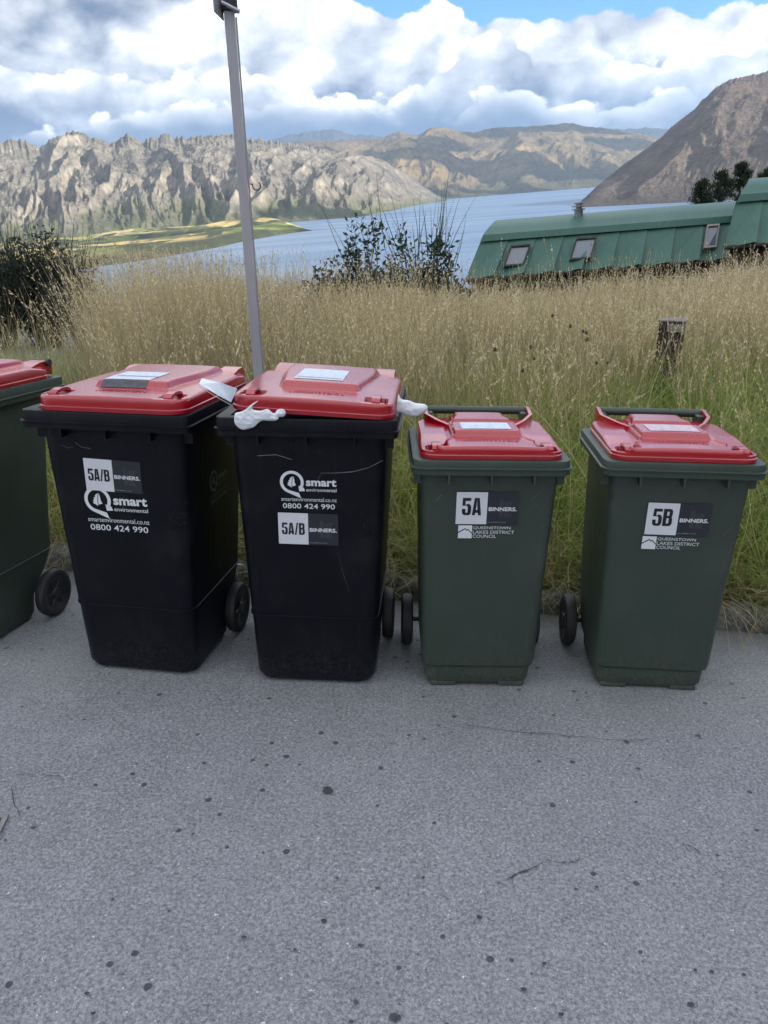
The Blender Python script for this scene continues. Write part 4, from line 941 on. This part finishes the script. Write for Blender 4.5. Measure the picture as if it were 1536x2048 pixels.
def number_sticker(face, root, x, s, code, off, rot=0.):
    w, h = .195, .109; base = face(x, s, off) @ Matrix.Rotation(rot, 4, 'Z')
    st = quad('sticker', w*.5, h, STW, root, base)
    quad('dark_half', w*.5, h, STD, st, T2(w*.5 + .0003, 0))
    th = .041 if '/' in code else .059; tw = .075 if '/' in code else .061
    block_code(code, th, tw, st, T2((w*.5 - tw)/2, (h - th)/2 + (.006 if '/' not in code else 0), .0012))
    text('lettering', 'BINNERS.', .0135, .088, WHITE, st, T2(w*.5 + .005, .046, .0016), off=.028)
    g = MB(); q = .0008                                           # faint block letter behind the name
    for i in range(5): g.box(.038 + i*.0028, .0395 + i*.0028, .026, .086, 0, q)
    for i in range(5): g.box(.054, .080 - i*.001, .076 - i*.0035, .0775 - i*.0035, 0, q)
    for i in range(5): g.box(.054, .078 - i*.001, .026 + i*.0035, .0275 + i*.0035, 0, q)
    g.build('emblem', FAINT, st, False, T2(w*.5, 0, .0006))
    text('lettering', 'www.binners.co.nz', .0042, .058, PALE, st, T2(w*.5 + .003, .006, .0012))
    return st
def arc(cx, cy, r, a0, a1, n): return [(cx + r*math.cos(R_(a0 + (a1 - a0)*i/n)), cy + r*math.sin(R_(a0 + (a1 - a0)*i/n))) for i in range(n + 1)]
def env_logo(face, root, x, s, k, m, m2=None, off=.0012):
    """speech-bubble arrow round a fern-sail, with its lettering; k scales the print"""
    g = MB(); R, r = .038*k, .0285*k; c = (.038*k, .052*k); n = 40
    o, i_ = arc(*c, R, 328, 610, n), arc(*c, r, 328, 610, n)
    V = [(a, b, 0) for a, b in o] + [(a, b, 0) for a, b in i_]; g.add(V, [(j, j + 1, n + 2 + j, n + 1 + j) for j in range(n)])
    e = [o[-1], i_[-1]]; g.add([(*o[-1], 0), (c[0] + .028*k, c[1] - .062*k*.86, 0), (c[0] + .022*k, c[1] - .036*k, 0), (*i_[-1], 0)], [(0, 1, 2, 3)])
    g.add([(c[0] + .021*k, c[1] - .012*k, 0), (c[0] + .023*k, c[1] - .030*k, 0), (c[0] + .041*k, c[1] - .029*k, 0), (c[0] + .038*k, c[1] - .018*k, 0)], [(0, 1, 2, 3)])
    P = [(.004, .020), (.001, .010), (-.001, -.004), (-.001, -.018), (-.006, -.014), (-.015, -.009), (-.011, -.006), (-.014, -.002), (-.009, .001), (-.011, .005), (-.006, .008), (-.006, .013)]
    g.add([(c[0] + a*k, c[1] + b*k, 0) for a, b in P], [tuple(range(len(P)))[::-1]])
    P = [(.006, .020), (.003, .010), (.001, -.004), (.001, -.014), (.013, -.010), (.009, -.001), (.008, .010)]
    g.add([(c[0] + a*k, c[1] + b*k, 0) for a, b in P], [tuple(range(len(P)))])
    lg = g.build('emblem', m, root, False, face(x, s, off))
    text('lettering', 'smart', .024*k, .097*k, m, root, face(x + .083*k, s + .040*k, off), off=.035)
    text('lettering', 'environmental', .0115*k, .097*k, m, root, face(x + .083*k, s + .022*k, off), off=.006)
    text('lettering', 'smartenvironmental.co.nz', .0135*k, .178*k, m, root, face(x + .002*k, s - .012*k, off), off=.0)
    text('lettering', '0800 424 990', .0175*k, .168*k, m, root, face(x + .006*k, s - .037*k, off), off=.008)
def council_logo(face, root, x, s, off=.0012):
    g = MB(); w, h = .044, .045
    up_ = [(0, .022), (.022, .036), (.027, .030), (.030, .034), (w, .020), (w, h), (0, h)]; lo_ = [(0, 0), (w, 0), (w, .0155), (.030, .0295), (.027, .0255), (.022, .0315), (0, .0175)]
    for P in (up_, lo_): g.add([(a, b, 0) for a, b in P], [tuple(range(len(P)))])
    g.build('emblem', WHITE, root, False, face(x, s, off))
    for i, (t, w_) in enumerate((('QUEENSTOWN', .119), ('LAKES DISTRICT', .132), ('COUNCIL', .075))):
        text('lettering', t, .0112, w_, WHITE, root, face(x + .047, s + .031 - i*.0145, off), off=.002)
OB, OG = .0022, .0062
b1, f1, l1, z1, m1 = make_bin('wheelie_bin', 'black wheelie bin with its number sticker above the company logo', BIG, BLACK, -.883, 2.375, R_(-8.917), True)
number_sticker(f1, b1, -.104, .690, '5A/B', OB, R_(-1.5)); env_logo(f1, b1, -.118, .592, 1.22, WHITE, off=OB - .0008)
b2, f2, l2, z2, m2 = make_bin('wheelie_bin', 'black wheelie bin with its number sticker below the company logo, lid ajar on gloves', BIG, BLACK, -.242, 2.309, R_(-3.523), True, R_(2.6), .010)
number_sticker(f2, b2, -.104, .532, '5A/B', OB, R_(-.4)); env_logo(f2, b2, -.092, .693, 1.0, WHITE, off=OB - .0008)
b3, f3, l3, z3, m3 = make_bin('wheelie_bin', 'green wheelie bin marked 5A with council print', SML, GREEN, .330, 2.282, R_(-.02), False)
number_sticker(f3, b3, -.103, .624, '5A', OG); council_logo(f3, b3, -.093, .574, OG)
b4, f4, l4, z4, m4 = make_bin('wheelie_bin', 'green wheelie bin marked 5B with council print', SML, GREEN, .918, 2.273, R_(-4.617), False)
number_sticker(f4, b4, -.092, .595, '5B', OG); council_logo(f4, b4, -.095, .543, OG)
b0, f0, l0, z0, m0 = make_bin('wheelie_bin', 'large dark green wheelie bin with no sticker in view, beside a black one', dict(BIG, wx=.268), GREEN, -1.728, 2.53, R_(-13.1), True)
# worn company print on the side of the first black bin
d = BIG; zt = d['H'] - d['rh']
v = Vector(((d['tw'] - d['bw'])/2, 0, zt)).normalized(); xx = Vector((0, 1, 0)); nn = xx.cross(v)
SM = Matrix([[xx[0], v[0], nn[0], d['bw']/2], [xx[1], v[1], nn[1], 0], [xx[2], v[2], nn[2], 0], [0, 0, 0, 1]])
env_logo(lambda x, s, o: SM @ Matrix.Translation((x, s, o)), b1, .26, .62, .95, GHOST, off=.0016)
# labels on the lids
def lid_patch(name, zf, x0, x1, y0, y1, m, parent, n=8, lift=.0012):
    xs, ys = np.linspace(x0, x1, n), np.linspace(y0, y1, n*2); GX, GY = np.meshgrid(xs, ys, indexing='ij'); Z = np.asarray(zf(GX, GY)) + lift
    return np_obj(name, np.stack([GX, GY, Z], -1).reshape(-1, 3), grid_faces(n, n*2), m, parent, True)
p_ = lid_patch('label', z1, -.085, .075, .205, .37, LBL, l1); lid_patch('label_strip', z1, -.085, .075, .168, .196, LBLD, p_, lift=.0016); lid_patch('label_strip', z1, -.07, .075, .262, .270, LBLD, p_, lift=.002)
p_ = lid_patch('label', z2, -.075, .085, .235, .46, LBL, l2); lid_patch('label_strip', z2, -.07, .08, .262, .268, LBLD, p_, lift=.002)
lid_patch('label', z3, -.080, .080, .185, .285, LBL, l3); lid_patch('label', z4, -.075, .085, .185, .285, plain('faded_label', (.52, .40, .44), .4, .5, var=.3, scale=60), l4)
# bolt on the near hinge of the first bin
MB().tube([(cx_ := .018 + .185 + .035, .655, .055), (cx_ + .012, .655, .055)], .014, 12).build('hinge_bolt', RUBBER, l0, True)
# scuffs on the fronts
M_SC = plain('scuff', (.16, .165, .17), .7, .3, var=.3, scale=80)
def scuff(face, root, pts, w, off):
    V, F = [], []
    for i, (a, b) in enumerate(pts):
        ww = w*(.4 + random.random()); V += [(a, b - ww, 0), (a, b + ww, 0)]
        if i: F.append((2*i - 2, 2*i, 2*i + 1, 2*i - 1))
    mesh_obj('scuff', V, F, M_SC, root, False, face(0, 0, off))
for pts in ([(.03, .755), (.04, .778), (.09, .780), (.14, .785), (.19, .80), (.235, .825)], [(.09, .52), (.10, .45), (.125, .36), (.128, .20), (.126, .09), (.12, .05)], [(-.16, .83), (-.10, .835), (-.05, .82)]): scuff(f2, b2, pts, .0009, OB)
for pts in ([(.07, .21), (.09, .195), (.125, .185)], [(-.17, .70), (-.15, .725)], [(.13, .71), (.16, .74)]): scuff(f3, b3, pts, .0008, OG + .002)
for pts in ([(-.13, .23), (-.125, .20), (-.11, .195), (-.095, .235)], [(.15, .60), (.17, .63), (.175, .64)], [(.165, .47), (.175, .49)]): scuff(f4, b4, pts, .0009, OG + .002)
for pts in ([(-.17, .84), (-.15, .83), (-.13, .835)], [(-.12, .85), (-.10, .835), (-.07, .832)]): scuff(f1, b1, pts, .0007, OB)

# ------------------------------------------------------------------ gloves and card
from mathutils.geometry import delaunay_2d_cdt
def inflated(name, outline, mtx, m, thick, label, cat, step=.003, wr=.007):
    O = np.array(outline); O = np.concatenate([[O[i] + (O[(i + 1) % len(O)] - O[i])*t for t in (0, .33, .66)] for i in range(len(O))])
    for _ in range(2): O = .25*np.roll(O, 1, 0) + .5*O + .25*np.roll(O, -1, 0)
    lo, hi = O.min(0), O.max(0); gx, gy = np.meshgrid(np.arange(lo[0], hi[0], step), np.arange(lo[1], hi[1], step)); Q = np.stack([gx.ravel(), gy.ravel()], 1)
    A, Bv = O, np.roll(O, -1, 0)
    def edist(Q):
        dd = Bv - A; t = np.clip((((Q[:, None] - A)*dd).sum(2))/(dd**2).sum(1), 0, 1); return np.linalg.norm(Q[:, None] - (A + dd*t[..., None]), axis=2).min(1)
    def inside(Q):
        c = np.zeros(len(Q), bool)
        for a, b in zip(A, Bv):
            h = (a[1] > Q[:, 1]) != (b[1] > Q[:, 1]); xi = (b[0] - a[0])*(Q[:, 1] - a[1])/(b[1] - a[1] + 1e-12) + a[0]; c ^= h & (Q[:, 0] < xi)
        return c
    Q = Q[inside(Q)]; Q = Q[edist(Q) > step*.6]
    pts = [Vector(p) for p in O] + [Vector(p) for p in Q]; n = len(O)
    vs, _, fs, *_r = delaunay_2d_cdt(pts, [(i, (i + 1) % n) for i in range(n)], [], 1, 1e-6)
    P = np.array([tuple(v_) for v_ in vs]); e = edist(P); h = thick*np.sqrt(np.clip(e/.018, 0, 1))
    wv = (ridged(P[:, 0]*42, P[:, 1]*60, 4, 5) - .6)*wr*np.clip(e/.006, 0, 1)
    k = len(P); V = np.concatenate([np.c_[P, h + wv], np.c_[P, -h*.5 + wv - .0004]]); F = [tuple(f) for f in fs] + [tuple(i + k for i in f[::-1]) for f in fs]
    be = {}
    for f in fs:
        for a, b in zip(f, list(f[1:]) + [f[0]]): be[(a, b)] = be.get((a, b), 0) + 1
    F += [(b, a, a + k, b + k) for (a, b) in be if (b, a) not in be]
    o = mesh_obj(name, V, F, m, None, 60, mtx); return tag(o, label, cat)
M_GLV, gnt2, gb2 = mat('white_latex'); gb2.inputs['Base Color'].default_value = (.70, .73, .78, 1); gb2.inputs['Roughness'].default_value = .45
gb2.inputs['Subsurface Weight'].default_value = .25; gb2.inputs['Subsurface Radius'].default_value = (.01, .01, .01)
link(gnt2, ramp(gnt2, tnoise(gnt2, tcoord(gnt2), 30., 4), [(.3, (.60, .63, .68)), (.7, (.76, .78, .82))]), gb2.inputs['Base Color'])
bump(gnt2, gb2, tnoise(gnt2, tcoord(gnt2), 90., 3), .3, .003)
def bin_plane(root, yl):                                          # x, z in a plane across a bin, facing front
    inv = (M4.inverted() @ root.matrix_world).inverted()
    def f(px, py):
        o = inv @ Vector((0, 0, CAMH)); e = inv.to_3x3() @ Vector(ray_road(px, py)); t = (yl - o.y)/e.y; p = o + e*t; return (p.x, p.z)
    return f
FRONT = Matrix([[1, 0, 0, 0], [0, 0, -1, 0], [0, 1, 0, 0], [0, 0, 0, 1]])
g1 = [(965, 418), (925, 455), (880, 492), (862, 552), (930, 566), (1000, 572), (1070, 540), (1115, 560), (1150, 604), (1195, 604), (1205, 562), (1260, 540), (1312, 546), (1342, 592), (1326, 642), (1285, 662), (1240, 648), (1236, 690), (1190, 714), (1100, 712), (1010, 702), (960, 732), (920, 772), (890, 802), (800, 826), (745, 840), (690, 820), (640, 772), (614, 722), (618, 592), (700, 590), (780, 552), (840, 490), (920, 440)]
pf = bin_plane(b2, -.012); inflated('glove', [pf(380 + a/6.98, 740 + b/6.98) for a, b in g1], b2.matrix_world @ Matrix.Translation((0, -.012, 0)) @ FRONT, M_GLV, .007, 'crumpled white rubber glove hanging over the front rim of a black bin', 'glove')
g2 = [(345, 600), (372, 420), (385, 300), (402, 180), (430, 235), (455, 312), (530, 325), (640, 335), (740, 385), (850, 410), (990, 415), (1040, 468), (1052, 520), (1000, 592), (920, 652), (800, 690), (680, 690), (580, 662), (480, 612), (400, 600)]
pf = bin_plane(b2, .10); inflated('glove', [pf(760 + a/10.97, 770 + b/10.97) for a, b in g2], b2.matrix_world @ Matrix.Translation((0, .10, 0)) @ FRONT, M_GLV, .009, 'white rubber glove poking out from under the lid toward the green bin', 'glove')
M_CARD = plain('white_card', (.62, .66, .72), .6, .3, var=.06); M_CARDE = plain('card_inside', (.58, .56, .50), .7, .3, var=.15)
A_, B_, C_, D_, E_ = (road_at(404, 756, 1.055), road_at(438, 764, 1.06), road_at(474, 777, 1.055), road_at(462, 804, 1.005), road_at(430, 786, 1.035))
card = empty('card_sheet', road_mtx(float(D_[0]), float(D_[1]), .985)); tag(card, 'folded white card sheet wedged between the lids of the two black bins', 'card')
ci = (M4.inverted() @ card.matrix_world).inverted()
def slab(name, P, m, th=.0018):
    n = len(P); V = [ci @ Vector(tuple(p)) for p in P]; V = V + [v_ - Vector((0, 0, th)) for v_ in V]
    return mesh_obj(name, V, [tuple(range(n)), tuple(range(n, 2*n))[::-1]] + [(i, n + i, n + (i + 1) % n, (i + 1) % n) for i in range(n)], m, card)
F_ = road_at(398, 767, 1.05); slab('flap', [F_, E_, D_, C_, B_, A_], M_CARD)
slab('under_flap', [road_at(399, 773, 1.038), road_at(430, 792, 1.02), road_at(460, 809, .992), D_ - [0, 0, .008], E_ - [0, 0, .008], F_ - [0, 0, .008]], M_CARDE)

# ------------------------------------------------------------------ clouds above the view, placed to cast shadows on the ranges
M_CLD = plain('cloud', (.85, .85, .86), 1., 0., var=.03)
def cloud_lump(c, rx, ry, rz, seed):
    nu, nv = 26, 12; th, ph = np.meshgrid(np.linspace(0, 2*math.pi, nu), np.linspace(.02, math.pi - .02, nv), indexing='ij')
    q = .62 + .65*ridged(np.cos(th)*1.6 + np.sin(th)*.9 + seed, ph*1.7 + np.sin(th)*1.3, 4, seed)
    q[-1] = q[0]; V = np.stack([c[0] + rx*q*np.cos(th)*np.sin(ph), c[1] + ry*q*np.sin(th)*np.sin(ph), c[2] + rz*np.maximum(-.25, q*np.cos(ph))], -1)
    F = grid_faces(nu, nv); V = V.reshape(-1, 3); return V, F, np.full(V.shape, .8)
cl = []; off_ = 1/math.tan(SUN_EL)
for i, (px, py, dist, rx, ry) in enumerate(((640, 285, 9500, 900, 700), (760, 300, 9500, 700, 600), (800, 370, 7800, 620, 420), (870, 300, 10800, 420, 500), (960, 330, 9600, 900, 500), (1060, 265, 12000, 900, 450), (1150, 345, 9400, 900, 420), (1000, 395, 8300, 500, 200), (1250, 300, 11800, 700, 380), (1180, 262, 12400, 600, 300), (200, 545, 2500, 420, 110), (720, 432, 3500, 220, 120))):
    a_, e_ = az_el(px, py); g_ = np.array([dist*math.sin(a_), dist*math.cos(a_), CAMW[2] + dist*math.tan(e_)]); hgt = 2600 - g_[2]
    cl.append(cloud_lump(g_ + np.array([sdir.x, sdir.y, 0])/math.cos(SUN_EL)*hgt*off_ + np.array([0, 0, hgt]), rx, ry, 240, 100 + i))
v, f, c = join(cl); tag(np_obj('shadow_clouds', v, f, M_CLD, smooth=True), 'unseen cloud lumps placed high up to cast shadows on the ranges and flats', 'cloud', kind='stuff')

# ------------------------------------------------------------------ the air over the valley
hm = bpy.data.materials.new('haze'); hm.use_nodes = True; hnt_ = hm.node_tree; hnt_.nodes.clear()
hv = hnt_.nodes.new('ShaderNodeVolumePrincipled'); hv.inputs['Color'].default_value = (.46, .69, 1, 1); hv.inputs['Density'].default_value = 2.9e-5; hv.inputs['Anisotropy'].default_value = .2
ho_ = hnt_.nodes.new('ShaderNodeOutputMaterial'); hnt_.links.new(hv.outputs[0], ho_.inputs['Volume'])
hz = MB().box(-14000, 14000, -3000, 22000, -900, 1780).build('haze', hm); tag(hz, 'thin blue haze filling the air over the lake valley', 'haze', kind='stuff')
